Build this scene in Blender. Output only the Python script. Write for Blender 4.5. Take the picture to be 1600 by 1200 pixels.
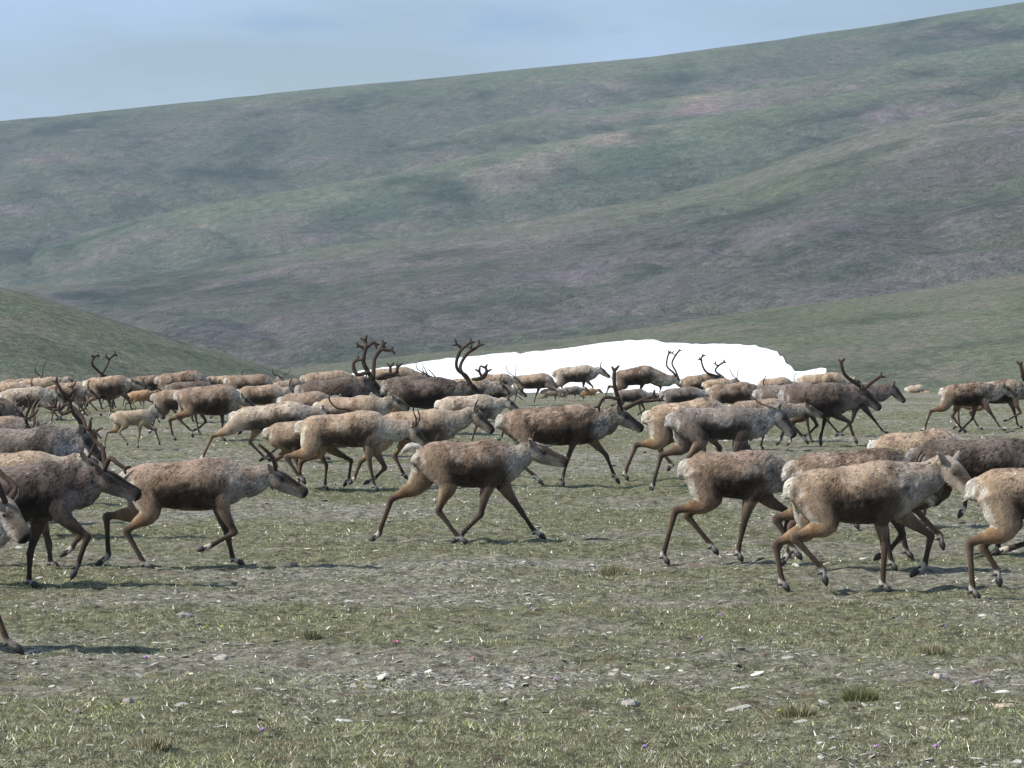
import bpy, math, random
import numpy as np
from mathutils import Vector

# ------------------------------------------------------------------ camera, sky, sun, exposure
for o in list(bpy.data.objects): bpy.data.objects.remove(o)
SC = bpy.context.scene
COL = SC.collection
random.seed(7)
RNG = np.random.default_rng(11)

F = 4500.0          # focal length in photo pixels (photo 1600 x 1200)
HY = 510.0          # photo row of the eye level
CZ = 2.25           # eye height above the tundra
K = F * CZ          # depth of flat ground = K / (row - HY)

cam_d = bpy.data.cameras.new('camera')
cam = bpy.data.objects.new('camera', cam_d); COL.objects.link(cam)
cam.location = (0, 0, CZ)
cam.rotation_euler = (math.radians(90), 0, 0)
cam_d.sensor_width = 36.0
cam_d.lens = 36.0 * F / 1600.0
cam_d.shift_y = -(600 - HY) / 1600.0
cam_d.clip_start = 0.5
cam_d.clip_end = 20000
SC.camera = cam

SUN_EL, SUN_AZ = 46.0, 19.0       # elevation; degrees the sun stands behind the left-hand side towards the viewer
w = bpy.data.worlds.new('World'); SC.world = w; w.use_nodes = True
nt = w.node_tree; nt.nodes.clear()
def wn(t, **k):
    n = nt.nodes.new(t)
    for a, b in k.items(): setattr(n, a, b)
    return n
sky = wn('ShaderNodeTexSky', sky_type='NISHITA', sun_disc=False, sun_elevation=math.radians(SUN_EL),
         altitude=600, air_density=1.0, dust_density=0.6, ozone_density=1.2)
to_sun = Vector((-math.cos(math.radians(SUN_EL)) * math.cos(math.radians(SUN_AZ)),
                 -math.cos(math.radians(SUN_EL)) * math.sin(math.radians(SUN_AZ)),
                 math.sin(math.radians(SUN_EL))))
sky.sun_rotation = math.atan2(to_sun.x, to_sun.y)
geo = wn('ShaderNodeTexCoord')
mp = wn('ShaderNodeMapping'); mp.inputs['Scale'].default_value = (5.0, 5.0, 26.0)
mp.inputs['Location'].default_value = (3.1, 0.4, 1.35)
nz = wn('ShaderNodeTexNoise'); nz.inputs['Scale'].default_value = 1.0; nz.inputs['Detail'].default_value = 5; nz.inputs['Roughness'].default_value = 0.5
rp = wn('ShaderNodeValToRGB'); rp.color_ramp.elements[0].position = 0.36; rp.color_ramp.elements[1].position = 0.62
rp.color_ramp.elements[0].color = (0, 0, 0, 1); rp.color_ramp.elements[1].color = (1, 1, 1, 1)
mul = wn('ShaderNodeMath', operation='MULTIPLY'); mul.inputs[1].default_value = 0.85
mixc = wn('ShaderNodeMixRGB'); mixc.inputs['Color2'].default_value = (5.5, 7.4, 10.8, 1)
bg = wn('ShaderNodeBackground'); bg.inputs['Strength'].default_value = 0.078
out = wn('ShaderNodeOutputWorld')
L = nt.links.new
L(geo.outputs['Generated'], mp.inputs['Vector']); L(mp.outputs[0], nz.inputs['Vector']); L(nz.outputs['Fac'], rp.inputs['Fac'])
L(rp.outputs['Color'], mul.inputs[0]); L(mul.outputs[0], mixc.inputs['Fac']); L(sky.outputs[0], mixc.inputs['Color1'])
# two faint blue-grey smudges of cloud, each at its own bearing and height
last = mixc.outputs[0]
for (px_, py_, sx, sy) in ((440, 38, 11, 70), (815, 42, 9, 50)):
    dv = Vector(((px_ - 800) / F, 1, (HY - py_) / F)).normalized()
    sub = wn('ShaderNodeVectorMath', operation='SUBTRACT'); sub.inputs[1].default_value = dv
    scl = wn('ShaderNodeVectorMath', operation='MULTIPLY'); scl.inputs[1].default_value = (F / 1000 * sx, 1, F / 1000 * sy)
    ln_ = wn('ShaderNodeVectorMath', operation='LENGTH')
    n2 = wn('ShaderNodeTexNoise'); n2.inputs['Scale'].default_value = 60; n2.inputs['Detail'].default_value = 5
    mp2 = wn('ShaderNodeMapping'); mp2.inputs['Scale'].default_value = (1, 1, 3)
    md = wn('ShaderNodeMath', operation='MULTIPLY_ADD'); md.inputs[1].default_value = 3.4
    r2 = wn('ShaderNodeValToRGB'); r2.color_ramp.elements[0].position = 0.0; r2.color_ramp.elements[0].color = (.55, .55, .55, 1)
    r2.color_ramp.elements[1].position = 1.0; r2.color_ramp.elements[1].color = (0, 0, 0, 1)
    sb = wn('ShaderNodeMath', operation='SUBTRACT'); sb.inputs[1].default_value = 2.1
    m2_ = wn('ShaderNodeMixRGB'); m2_.inputs['Color2'].default_value = (2.5, 4.4, 7.2, 1)
    L(geo.outputs['Generated'], sub.inputs[0]); L(sub.outputs[0], scl.inputs[0]); L(scl.outputs[0], ln_.inputs[0])
    L(geo.outputs['Generated'], mp2.inputs['Vector']); L(mp2.outputs[0], n2.inputs['Vector']); L(n2.outputs['Fac'], md.inputs[0]); L(ln_.outputs['Value'], md.inputs[2])
    L(md.outputs[0], sb.inputs[0]); L(sb.outputs[0], r2.inputs['Fac']); L(r2.outputs['Color'], m2_.inputs['Fac']); L(last, m2_.inputs['Color1']); last = m2_.outputs[0]
L(last, bg.inputs['Color']); L(bg.outputs[0], out.inputs['Surface'])

sd = bpy.data.lights.new('sun', 'SUN'); sd.energy = 4.6; sd.angle = math.radians(0.55); sd.color = (1.0, 0.95, 0.88)
sun = bpy.data.objects.new('sun', sd); COL.objects.link(sun)
sun.rotation_euler = to_sun.to_track_quat('Z', 'Y').to_euler()
sun.location = (-30, -10, 60)

SC.view_settings.view_transform = 'Standard'
SC.view_settings.look = 'None'
SC.view_settings.gamma = 1.0
SC.view_settings.exposure = 0.40
SC.render.resolution_x = 1024; SC.render.resolution_y = 768

# ------------------------------------------------------------------ helpers
def tag(o, label=None, cat=None, group=None, kind=None):
    if label: o['label'] = label
    if cat: o['category'] = cat
    if group: o['group'] = group
    if kind: o['kind'] = kind
    return o

def hash3(ix, iy, iz):
    n = (ix * 374761393 + iy * 668265263 + iz * 2147483647 % 1013904223 + iz * 1274126177) & 0xffffffff
    n = ((n ^ (n >> 13)) * 1103515245) & 0xffffffff
    n = ((n ^ (n >> 16)) * 2654435761) & 0xffffffff
    return (n & 0xffffff) / float(0xffffff)

def vnoise(P, scale=1.0, seed=0):
    """smooth value noise 0..1 at points P (n x 3)"""
    Q = np.asarray(P, dtype=np.float64) * scale + seed * 17.37
    I = np.floor(Q).astype(np.int64); f = Q - I
    f = f * f * (3 - 2 * f)
    r = 0
    for dx in (0, 1):
        wx = f[:, 0] if dx else 1 - f[:, 0]
        for dy in (0, 1):
            wy = f[:, 1] if dy else 1 - f[:, 1]
            for dz in (0, 1):
                wz = f[:, 2] if dz else 1 - f[:, 2]
                r = r + wx * wy * wz * hash3(I[:, 0] + dx, I[:, 1] + dy, I[:, 2] + dz)
    return r

def fbm(P, scale=1.0, seed=0, oct=4, rough=0.5):
    r = 0; a = 1; t = 0
    for i in range(oct):
        r = r + a * vnoise(P, scale * 2 ** i, seed + i * 3); t += a; a *= rough
    return r / t

def sstep(a, b, x):
    t = np.clip((x - a) / (b - a), 0, 1)
    return t * t * (3 - 2 * t)

def mesh_from(name, V, Fq, mat=None, smooth=True, parent=None, cols=None):
    me = bpy.data.meshes.new(name)
    V = np.asarray(V, dtype=np.float32); Fq = np.asarray(Fq, dtype=np.int32)
    n = len(V); m, c = Fq.shape
    me.vertices.add(n); me.vertices.foreach_set('co', V.ravel())
    me.loops.add(m * c); me.loops.foreach_set('vertex_index', Fq.ravel())
    me.polygons.add(m)
    me.polygons.foreach_set('loop_start', np.arange(0, m * c, c, dtype=np.int32))
    me.polygons.foreach_set('loop_total', np.full(m, c, dtype=np.int32))
    me.polygons.foreach_set('use_smooth', np.full(m, smooth, dtype=bool))
    me.update(calc_edges=True)
    if cols is not None:
        at = me.color_attributes.new('tint', 'FLOAT_COLOR', 'POINT')
        C = np.ones((n, 4), dtype=np.float32); C[:, :3] = cols
        at.data.foreach_set('color', C.ravel())
    if mat: me.materials.append(mat)
    o = bpy.data.objects.new(name, me); COL.objects.link(o)
    if parent: o.parent = parent
    return o

class NT:
    def __init__(s, name):
        s.m = bpy.data.materials.new(name); s.m.use_nodes = True
        s.t = s.m.node_tree; s.t.nodes.clear()
        s.out = s.n('ShaderNodeOutputMaterial'); s.b = s.n('ShaderNodeBsdfPrincipled')
        s.t.links.new(s.b.outputs[0], s.out.inputs['Surface'])
    def n(s, t, **k):
        x = s.t.nodes.new(t)
        for a, b in k.items():
            if isinstance(a, str) and a.startswith('i_'): x.inputs[a[2:].replace('_', ' ')].default_value = b
            else: setattr(x, a, b)
        return x
    def l(s, a, b): s.t.links.new(a, b)
    def noise(s, vec, scale, detail=4, rough=0.55):
        x = s.n('ShaderNodeTexNoise'); x.inputs['Scale'].default_value = scale
        x.inputs['Detail'].default_value = detail; x.inputs['Roughness'].default_value = rough
        if vec is not None: s.l(vec, x.inputs['Vector'])
        return x.outputs['Fac']
    def ramp(s, fac, stops):
        x = s.n('ShaderNodeValToRGB'); e = x.color_ramp.elements
        while len(e) < len(stops): e.new(0.5)
        for i, (p, c) in enumerate(stops):
            e[i].position = p; e[i].color = (c, c, c, 1) if not hasattr(c, '__len__') else (*c, 1)
        s.l(fac, x.inputs['Fac']); return x.outputs['Color']
    def mix(s, fac, a, b, mode='MIX'):
        x = s.n('ShaderNodeMixRGB', blend_type=mode)
        for v, i in ((fac, 0), (a, 1), (b, 2)):
            if hasattr(v, 'is_output'): s.l(v, x.inputs[i])
            elif hasattr(v, '__len__'): x.inputs[i].default_value = (*v, 1)
            elif i: x.inputs[i].default_value = (v, v, v, 1)
            else: x.inputs[i].default_value = v
        return x.outputs[0]
    def bump(s, h, strength, dist):
        x = s.n('ShaderNodeBump'); x.inputs['Strength'].default_value = strength; x.inputs['Distance'].default_value = dist
        s.l(h, x.inputs['Height']); s.l(x.outputs[0], s.b.inputs['Normal'])
    def mapping(s, vec, scale=(1, 1, 1), rot=(0, 0, 0)):
        x = s.n('ShaderNodeMapping'); x.inputs['Scale'].default_value = scale; x.inputs['Rotation'].default_value = rot
        s.l(vec, x.inputs['Vector']); return x.outputs[0]

# ------------------------------------------------------------------ materials
def mat_hill(name, green, scree, dark, base=1.0, pink=(0.20, 0.155, 0.145), amt=0.5):
    s = NT(name); g = s.n('ShaderNodeTexCoord'); v = g.outputs['Object']
    wv = s.mapping(v, (1.0, 0.6, 1.5), (0, 0, 0.2))
    n1 = s.noise(v, 0.006 * base, 5, 0.6)
    n2 = s.noise(wv, 0.013 * base, 7, 0.62)
    n4 = s.noise(s.mapping(wv, (1, 1, 1)), 0.0105 * base, 7, 0.66)
    n3 = s.noise(s.mapping(v, (1.0, 0.6, 2.0)), 0.16 * base, 5, 0.75)
    c = s.mix(s.ramp(n1, [(0.40, 0), (0.60, amt)]), green, scree)
    c = s.mix(s.ramp(n2, [(0.52, 0), (0.68, 0.8)]), c, pink)
    c = s.mix(s.ramp(n4, [(0.36, 0.85), (0.49, 0)]), c, dark)
    c = s.mix(0.95, c, s.ramp(n3, [(0.30, 0.50), (0.70, 1.48)]), 'MULTIPLY')
    c = s.mix(0.7, c, s.ramp(s.noise(s.mapping(v, (1, .5, 1)), 0.9 * base, 2, 0.7), [(0.3, 0.45), (0.7, 1.6)]), 'MULTIPLY')
    at = s.n('ShaderNodeAttribute', attribute_name='tint').outputs['Color']
    c = s.mix(1.0, c, at, 'MULTIPLY')
    s.l(c, s.b.inputs['Base Color']); s.b.inputs['Roughness'].default_value = 1.0
    s.b.inputs['Specular IOR Level'].default_value = 0.1
    s.bump(s.noise(v, 0.09 * base, 6, 0.7), 1.0, 5.0 / base)
    return s.m

def mat_ground():
    s = NT('tundra_ground'); g = s.n('ShaderNodeTexCoord'); v = g.outputs['Object']
    at = s.n('ShaderNodeAttribute', attribute_name='tint').outputs['Color']
    sep = s.n('ShaderNodeSeparateColor'); s.l(at, sep.inputs[0]); veg = sep.outputs[0]; grav = sep.outputs[1]
    mid = s.noise(v, 2.6, 5, 0.65)
    fine = s.noise(v, 26, 5, 0.72)
    vf = s.noise(v, 90, 3, 0.75)
    soil = s.mix(s.ramp(fine, [(0.32, 0), (0.66, 1)]), (0.105, 0.098, 0.074), (0.400, 0.375, 0.300))
    green = s.mix(s.ramp(fine, [(0.32, 0), (0.66, 1)]), (0.076, 0.084, 0.042), (0.275, 0.275, 0.160))
    a = s.n('ShaderNodeMath', operation='ADD'); s.l(veg, a.inputs[0]); s.l(mid, a.inputs[1])
    c = s.mix(s.ramp(a.outputs[0], [(0.55, 0.15), (1.15, 0.95)]), soil, green)
    stone = s.mix(s.ramp(vf, [(0.35, 0), (0.65, 1)]), (0.24, 0.23, 0.20), (0.50, 0.48, 0.43))
    b = s.n('ShaderNodeMath', operation='MULTIPLY'); s.l(grav, b.inputs[0]); s.l(s.ramp(fine, [(0.45, 0), (0.58, 1)]), b.inputs[1])
    c = s.mix(b.outputs[0], c, stone)
    rust = s.noise(v, 3.7, 4, 0.6)
    c = s.mix(s.ramp(rust, [(0.56, 0), (0.68, 0.6)]), c, (0.20, 0.135, 0.095))
    vo = s.n('ShaderNodeTexVoronoi'); vo.inputs['Scale'].default_value = 17; s.l(v, vo.inputs['Vector'])
    c = s.mix(s.ramp(vo.outputs['Distance'], [(0.10, 0.8), (0.17, 0)]), c, (0.42, 0.41, 0.37))
    c = s.mix(0.8, c, s.ramp(vf, [(0.3, 0.35), (0.7, 1.65)]), 'MULTIPLY')
    c = s.mix(0.9, c, s.ramp(s.noise(v, 7.5, 4, 0.7), [(0.36, 0.45), (0.64, 1.6)]), 'MULTIPLY')
    s.l(c, s.b.inputs['Base Color']); s.b.inputs['Roughness'].default_value = 1
    s.b.inputs['Specular IOR Level'].default_value = 0.1
    h = s.mix(0.5, fine, vf); s.bump(h, 1.0, 0.06)
    return s.m

def veg_map(X, D):
    """how grassy (1) or stony (0) the tundra is; a second map of the gravel patches"""
    P = np.stack([X * 0.55, D, X * 0], 1)
    a = fbm(P, 0.55, 40, 4, 0.55); b = fbm(P, 0.8, 60, 3, 0.5)
    c = fbm(P, 2.4, 71, 3, 0.6)
    a = a + .14 * sstep(16.8, 15.6, D)
    return sstep(0.34, 0.68, a * .55 + c * .45), sstep(0.48, 0.66, b * .6 + c * .4) * (1 - sstep(0.5, 0.66, a) * 0.7)

def mat_tint(name, rough=0.9, spec=0.2, nscale=30, nlo=0.7, nhi=1.25, bump=0.0, trans=0.0):
    s = NT(name); g = s.n('ShaderNodeTexCoord'); v = g.outputs['Object']
    at = s.n('ShaderNodeAttribute', attribute_name='tint').outputs['Color']
    n = s.noise(v, nscale, 4, 0.6)
    c = s.mix(1.0, at, s.ramp(n, [(0.3, nlo), (0.7, nhi)]), 'MULTIPLY')
    s.l(c, s.b.inputs['Base Color']); s.b.inputs['Roughness'].default_value = rough
    s.b.inputs['Specular IOR Level'].default_value = spec
    if bump: s.bump(n, 0.8, bump)
    return s.m

def mat_coat():
    s = NT('caribou_coat'); g = s.n('ShaderNodeTexCoord'); oi = s.n('ShaderNodeObjectInfo')
    off = s.n('ShaderNodeVectorMath', operation='MULTIPLY_ADD')
    comb = s.n('ShaderNodeCombineXYZ')
    for i in range(3): s.l(oi.outputs['Random'], comb.inputs[i])
    s.l(comb.outputs[0], off.inputs[0]); off.inputs[1].default_value = (37, 53, 71)
    s.l(g.outputs['Object'], off.inputs[2]); v = off.outputs[0]
    at = s.n('ShaderNodeAttribute', attribute_name='tint').outputs['Color']
    fur = s.noise(s.mapping(v, (1.0, 1, 0.45)), 75, 4, 0.7)
    clump = s.noise(s.mapping(v, (1.3, 1, 0.8)), 17, 5, 0.65)
    patch = s.noise(s.mapping(v, (1.5, 1, 0.9)), 5.5, 4, 0.6)
    c = s.mix(0.8, at, s.ramp(clump, [(0.28, 0.72), (0.5, 1.0), (0.72, 1.22)]), 'MULTIPLY')
    c = s.mix(0.7, c, s.ramp(fur, [(0.25, 0.55), (0.75, 1.5)]), 'MULTIPLY')
    c = s.mix(0.75, c, s.ramp(patch, [(0.34, 0.62), (0.46, 1.0), (0.72, 1.15)]), 'MULTIPLY')
    s.l(c, s.b.inputs['Base Color']); s.b.inputs['Roughness'].default_value = 0.95
    s.b.inputs['Specular IOR Level'].default_value = 0.12
    s.b.inputs['Sheen Weight'].default_value = 0.2; s.b.inputs['Sheen Roughness'].default_value = 0.5
    s.b.inputs['Sheen Tint'].default_value = (0.9, 0.8, 0.7, 1)
    h = s.mix(0.7, clump, fur); s.bump(h, 0.7, 0.02)
    return s.m

def mat_plain(name, c, rough=0.6, nscale=20, bump=0.004, spec=0.3, var=0.3):
    s = NT(name); g = s.n('ShaderNodeTexCoord'); v = g.outputs['Object']
    n = s.noise(v, nscale, 4, 0.6)
    s.l(s.mix(1.0, c, s.ramp(n, [(0.3, 1 - var), (0.7, 1 + var)]), 'MULTIPLY'), s.b.inputs['Base Color'])
    s.b.inputs['Roughness'].default_value = rough; s.b.inputs['Specular IOR Level'].default_value = spec
    if bump: s.bump(n, 0.7, bump)
    return s.m

M_COAT = mat_coat()
M_ANT = mat_plain('antler_velvet', (0.060, 0.042, 0.032), 0.85, 40, 0.004, 0.15, 0.4)
M_ANT2 = mat_plain('antler_bone', (0.20, 0.155, 0.12), 0.7, 40, 0.003, 0.2, 0.3)
M_HOOF = mat_plain('hoof_horn', (0.035, 0.030, 0.028), 0.55, 60, 0.002, 0.3, 0.3)
M_EYE = mat_plain('eye_dark', (0.008, 0.006, 0.005), 0.12, 10, 0, 0.5, 0.0)
M_FUR = mat_tint('coat_hair', 0.9, 0.12, 9, 0.75, 1.2)
M_GRASS = mat_tint('tundra_grass', 0.85, 0.15, 60, 0.8, 1.2)
M_STONE = mat_tint('weathered_stone', 0.95, 0.15, 45, 0.55, 1.3, 0.01)
M_FLOWER = mat_tint('flower_petals', 0.8, 0.15, 60, 0.85, 1.15)

# ------------------------------------------------------------------ tundra ground
def plateau_z(X, D):
    e = np.clip(D - 92.0, 0, None)
    z = -0.00095 * e * e
    return np.maximum(z, -60.0)

def bumps(X, D):
    P = np.stack([X, D, np.zeros_like(X)], 1)
    return ((fbm(P, 0.7, 1, 2) - 0.5) * 0.10 + (fbm(P, 3.2, 5, 3) - 0.5) * 0.055 + (vnoise(P, 14, 9) - 0.5) * 0.016 + (fbm(P, 5.5, 15, 2) - 0.5) * 0.10) \
        * np.clip((D - 3) / 10, 0, 1) * np.clip((100 - D) / 40 + 0.3, 0.3, 1)

def ground_z(X, D):
    X = np.atleast_1d(np.asarray(X, float)); D = np.atleast_1d(np.asarray(D, float))
    return plateau_z(X, D) + bumps(X, D)

def grid_mesh(name, cols_u, rows_D, zfun, mat, cfun=None):
    U, DD = np.meshgrid(cols_u, rows_D)
    X = (U - 800) / F * DD
    Z = zfun(U.ravel(), X.ravel(), DD.ravel())
    V = np.stack([X.ravel(), DD.ravel(), Z], 1)
    r, c = U.shape
    i = np.arange(r * c).reshape(r, c)
    Fq = np.stack([i[:-1, :-1], i[:-1, 1:], i[1:, 1:], i[1:, :-1]], -1).reshape(-1, 4)
    C = cfun(V) if cfun else np.ones((len(V), 3))
    return mesh_from(name, V, Fq, mat, True, None, C)

cols_u = np.concatenate([np.linspace(-14000, -600, 60)[:-1], np.linspace(-600, 2200, 640), np.linspace(2200, 15600, 60)[1:]])
rows_D = np.concatenate([np.linspace(1.5, 12, 16)[:-1], np.geomspace(12, 95, 520), np.geomspace(96, 330, 40)])
go = grid_mesh('ground', cols_u, rows_D, lambda U, X, D: ground_z(X, D), mat_ground(),
               lambda V: np.stack([*veg_map(V[:, 0], V[:, 1]), V[:, 0] * 0], 1))
tag(go, kind='structure')

# ------------------------------------------------------------------ hills
def poly(pts):
    xs = np.array([p[0] for p in pts], float); ys = np.array([p[1] for p in pts], float)
    return lambda x: np.interp(x, xs, ys)

def smooth_line(pts, n=400, it=26):
    """ridge row as a smooth function of the column"""
    f = poly(pts); xs = np.linspace(pts[0][0], pts[-1][0], n); ys = f(xs)
    for _ in range(it): ys[1:-1] = 0.25 * ys[:-2] + 0.5 * ys[1:-1] + 0.25 * ys[2:]
    return lambda x: np.interp(x, xs, ys)

class Hill:
    """a slope that climbs from its foot to a ridge whose crest is seen along a given line, then falls away behind"""
    def __init__(s, ridge, Dr, Df, zf, prof=1.0, amp=6.0, nsc=0.01, gul=0.0, seed=0):
        s.ridge = smooth_line(ridge); s.Dr = Dr; s.Df = Df; s.zf = zf
        s.prof = prof; s.amp = amp; s.nsc = nsc; s.gul = gul; s.seed = seed
        s.lo, s.hi = ridge[0][0], ridge[-1][0]
    def dr(s, u): return s.Dr(u) if callable(s.Dr) else np.full_like(u, s.Dr)
    def point(s, u, t):
        """t 0..1 foot to ridge, above 1 behind it"""
        Dr = s.dr(u); zr = CZ + (HY - s.ridge(u)) / F * Dr
        D = s.Df + (Dr - s.Df) * t
        tt = np.clip(t, 0, 1)
        p = 1 - (1 - tt) ** 1.35 if s.prof == 1.0 else tt ** s.prof
        z = s.zf + (zr - s.zf) * p
        b = np.clip(t - 1, 0, None)
        z = z - (zr - s.zf) * (b * b * 6.0)
        X = (u - 800) / F * D
        P = np.stack([X, D, np.zeros_like(X)], 1)
        damp = np.clip((1 - tt) * 4, 0.12, 1)
        n = (fbm(P, s.nsc, s.seed, 5, 0.5) - 0.5) * 2 * s.amp
        if s.gul:   # drainage gullies running down the slope
            warp = (fbm(P, s.nsc * 0.7, s.seed + 4, 3) - 0.5)
            g = np.abs(vnoise(np.stack([X * s.nsc * 3.0 + warp * 3 + D * s.nsc * 0.9, D * s.nsc * 0.55, X * 0], 1), 1.0, s.seed + 8) - 0.5) * 2
            n = n - s.gul * (1 - g) ** 3
        return X, D, z + n * damp
    def build(s, name, mat, nu=420, nt=170, cfun=None):
        u = np.linspace(s.lo, s.hi, nu); t = np.concatenate([np.linspace(0, 1, nt), 1 + np.linspace(0.02, 0.5, 14)])
        U, T = np.meshgrid(u, t)
        X, D, Z = s.point(U.ravel(), T.ravel())
        V = np.stack([X, D, Z], 1); r, c = U.shape; i = np.arange(r * c).reshape(r, c)
        Fq = np.stack([i[:-1, :-1], i[:-1, 1:], i[1:, 1:], i[1:, :-1]], -1).reshape(-1, 4)
        C = cfun(V, U.ravel(), T.ravel()) if cfun else np.ones((len(V), 3))
        o = mesh_from(name, V, Fq, mat, True, None, C)
        return tag(o, kind='structure')

def ext(pts, l, r):
    """extend a crest line far to both sides with its own slope flattening"""
    (x0, y0), (x9, y9) = pts[0], pts[-1]
    return [(-2600, y0 + l * 1.7), (-900, y0 + l)] + pts + [(2500, y9 + r), (4200, y9 + r * 1.7)]

R_A = ext([(0, 190), (150, 176), (300, 160), (450, 143), (600, 130), (720, 118), (850, 105), (1000, 92), (1100, 78), (1200, 65), (1300, 50), (1400, 36), (1500, 20), (1600, 2)], 60, -90)
R_A2 = ext([(0, 326), (100, 318), (200, 298), (300, 280), (400, 256), (500, 246), (600, 228), (700, 205), (800, 183), (900, 172), (1000, 160), (1200, 130), (1400, 95), (1600, 60)], 50, -70)
R_A3 = ext([(0, 405), (90, 372), (175, 350), (280, 326), (425, 300), (600, 276), (750, 240), (900, 215), (1050, 190), (1200, 165), (1400, 130), (1600, 100)], 60, -60)
R_B = ext([(0, 449), (100, 441), (200, 432), (320, 418), (430, 395), (560, 379), (700, 359), (800, 346), (920, 326), (1050, 302), (1150, 275), (1240, 242), (1330, 208), (1450, 180), (1600, 136)], 30, -120)
R_E = [(-3600, 250), (-900, 330), (-400, 385), (-150, 418), (0, 448), (60, 462), (150, 492), (250, 524), (330, 547), (400, 567), (470, 590), (560, 625), (700, 680)]
R_F = [(250, 640), (350, 600), (430, 577), (500, 570), (600, 560), (720, 546), (800, 540), (900, 528), (1000, 514), (1100, 496), (1200, 482), (1320, 468), (1450, 452), (1600, 424), (1800, 390), (2400, 330), (4400, 240)]

HA = Hill(R_A, 3000, 1900, 20, 1.0, 6, 0.006, 7, 1)
HA2 = Hill(R_A2, 2500, 1750, -10, 1.0, 5, 0.008, 7, 2)
HA3 = Hill(R_A3, 2150, 1500, -30, 1.0, 5, 0.009, 8, 3)
HB = Hill(R_B, 1450, 520, -22, 0.9, 4.5, 0.014, 4, 4)
HE = Hill(R_E, 330, 150, -14, 1.0, 0.8, 0.03, 0.0, 5)
HF = Hill(R_F, 520, 190, -16, 0.9, 0.9, 0.02, 0.0, 6)

G_ = (0.087, 0.107, 0.078); S_ = (0.118, 0.112, 0.108); D_ = (0.026, 0.042, 0.036)
MA = mat_hill('far_hillside', G_, (0.103, 0.113, 0.090), D_, 0.8, (0.175, 0.145, 0.14), 0.5)
MB_ = mat_hill('middle_hillside', (0.088, 0.102, 0.074), S_, (0.044, 0.056, 0.047), 1.3, (0.150, 0.134, 0.134), 0.8)
MC = mat_hill('near_slope', (0.112, 0.128, 0.082), (0.145, 0.138, 0.108), (0.070, 0.084, 0.058), 5.0, (0.165, 0.148, 0.122), 0.6)

PK = (1.75, 1.32, 1.50); DK = (0.62, 0.72, 0.74)
SCREE = [(1160, 162, 150, 22, .12, PK, .85), (790, 272, 110, 30, .12, PK, .9), (950, 213, 70, 14, .0, PK, .6), (265, 222, 75, 14, .05, PK, .5), (430, 352, 80, 28, .1, PK, .45),
         (300, 375, 60, 40, .5, (1.35, 1.2, 1.2), .6), (640, 355, 50, 12, .0, PK, .4), (1480, 105, 60, 14, .0, PK, .3), (560, 330, 90, 26, .2, DK, .8), (980, 250, 150, 30, .2, DK, .8),
         (80, 245, 60, 12, .0, PK, .4), (760, 215, 120, 14, .2, DK, .5), (1250, 150, 60, 30, .3, DK, .5), (170, 470, 90, 14, -.1, DK, .9), (330, 520, 60, 22, .0, DK, .7), (1180, 330, 120, 20, .1, DK, .4),
         (640, 440, 260, 50, .1, (1.2, 1.08, 1.16), .6), (860, 410, 200, 50, .1, (1.2, 1.08, 1.2), .6)]
def c_upper(V, U, T):   # lighter and greener along the rounded crests, darker below them
    n = fbm(V, 0.004, 21, 4)
    k = sstep(0.68, 0.97, T + (n - 0.5) * 0.5)
    g = np.stack([1.14 + 0 * k, 1.17 + 0 * k, 1.02 + 0 * k], 1); p = np.stack([0.90 + 0 * k, 0.88 + 0 * k, 0.93 + 0 * k], 1)
    c = p * (1 - k[:, None]) + g * k[:, None]
    # bare scree patches and dark shrubby hollows, each at its own place on the slope
    py = HY + F * (CZ - V[:, 2]) / V[:, 1]
    n2 = fbm(V, 0.012, 41, 4, 0.6) - 0.5
    for (cx, cy, rx, ry, tilt, col, a) in SCREE:
        dx = U - cx; dy = (py - cy) + dx * tilt
        m = sstep(1.15, 0.55, np.sqrt((dx / rx) ** 2 + (dy / ry) ** 2) + n2 * 2.2) * a
        c = c * (1 - m[:, None]) + c * np.array(col) * m[:, None]
    return c
HA.build('far_hill', MA, 520, 150, c_upper)
HA2.build('hill_shoulder', MA, 520, 150, c_upper)
HA3.build('hill_terrace', MA, 520, 150, c_upper)
HB.build('middle_hill', MB_, 640, 300, c_upper)
HE.build('left_slope', MC, 360, 140)
HF.build('right_slope', MC, 420, 200)
# valley floor and country beyond, so the land closes under the slopes
def vz(U, X, D): return -22 - 0.0 * X + (fbm(np.stack([X, D, X * 0], 1), 0.01, 31, 3) - 0.5) * 6
tag(grid_mesh('valley_floor', np.linspace(-16000, 17600, 90), np.geomspace(200, 7000, 60), vz, MC), kind='structure')

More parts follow.
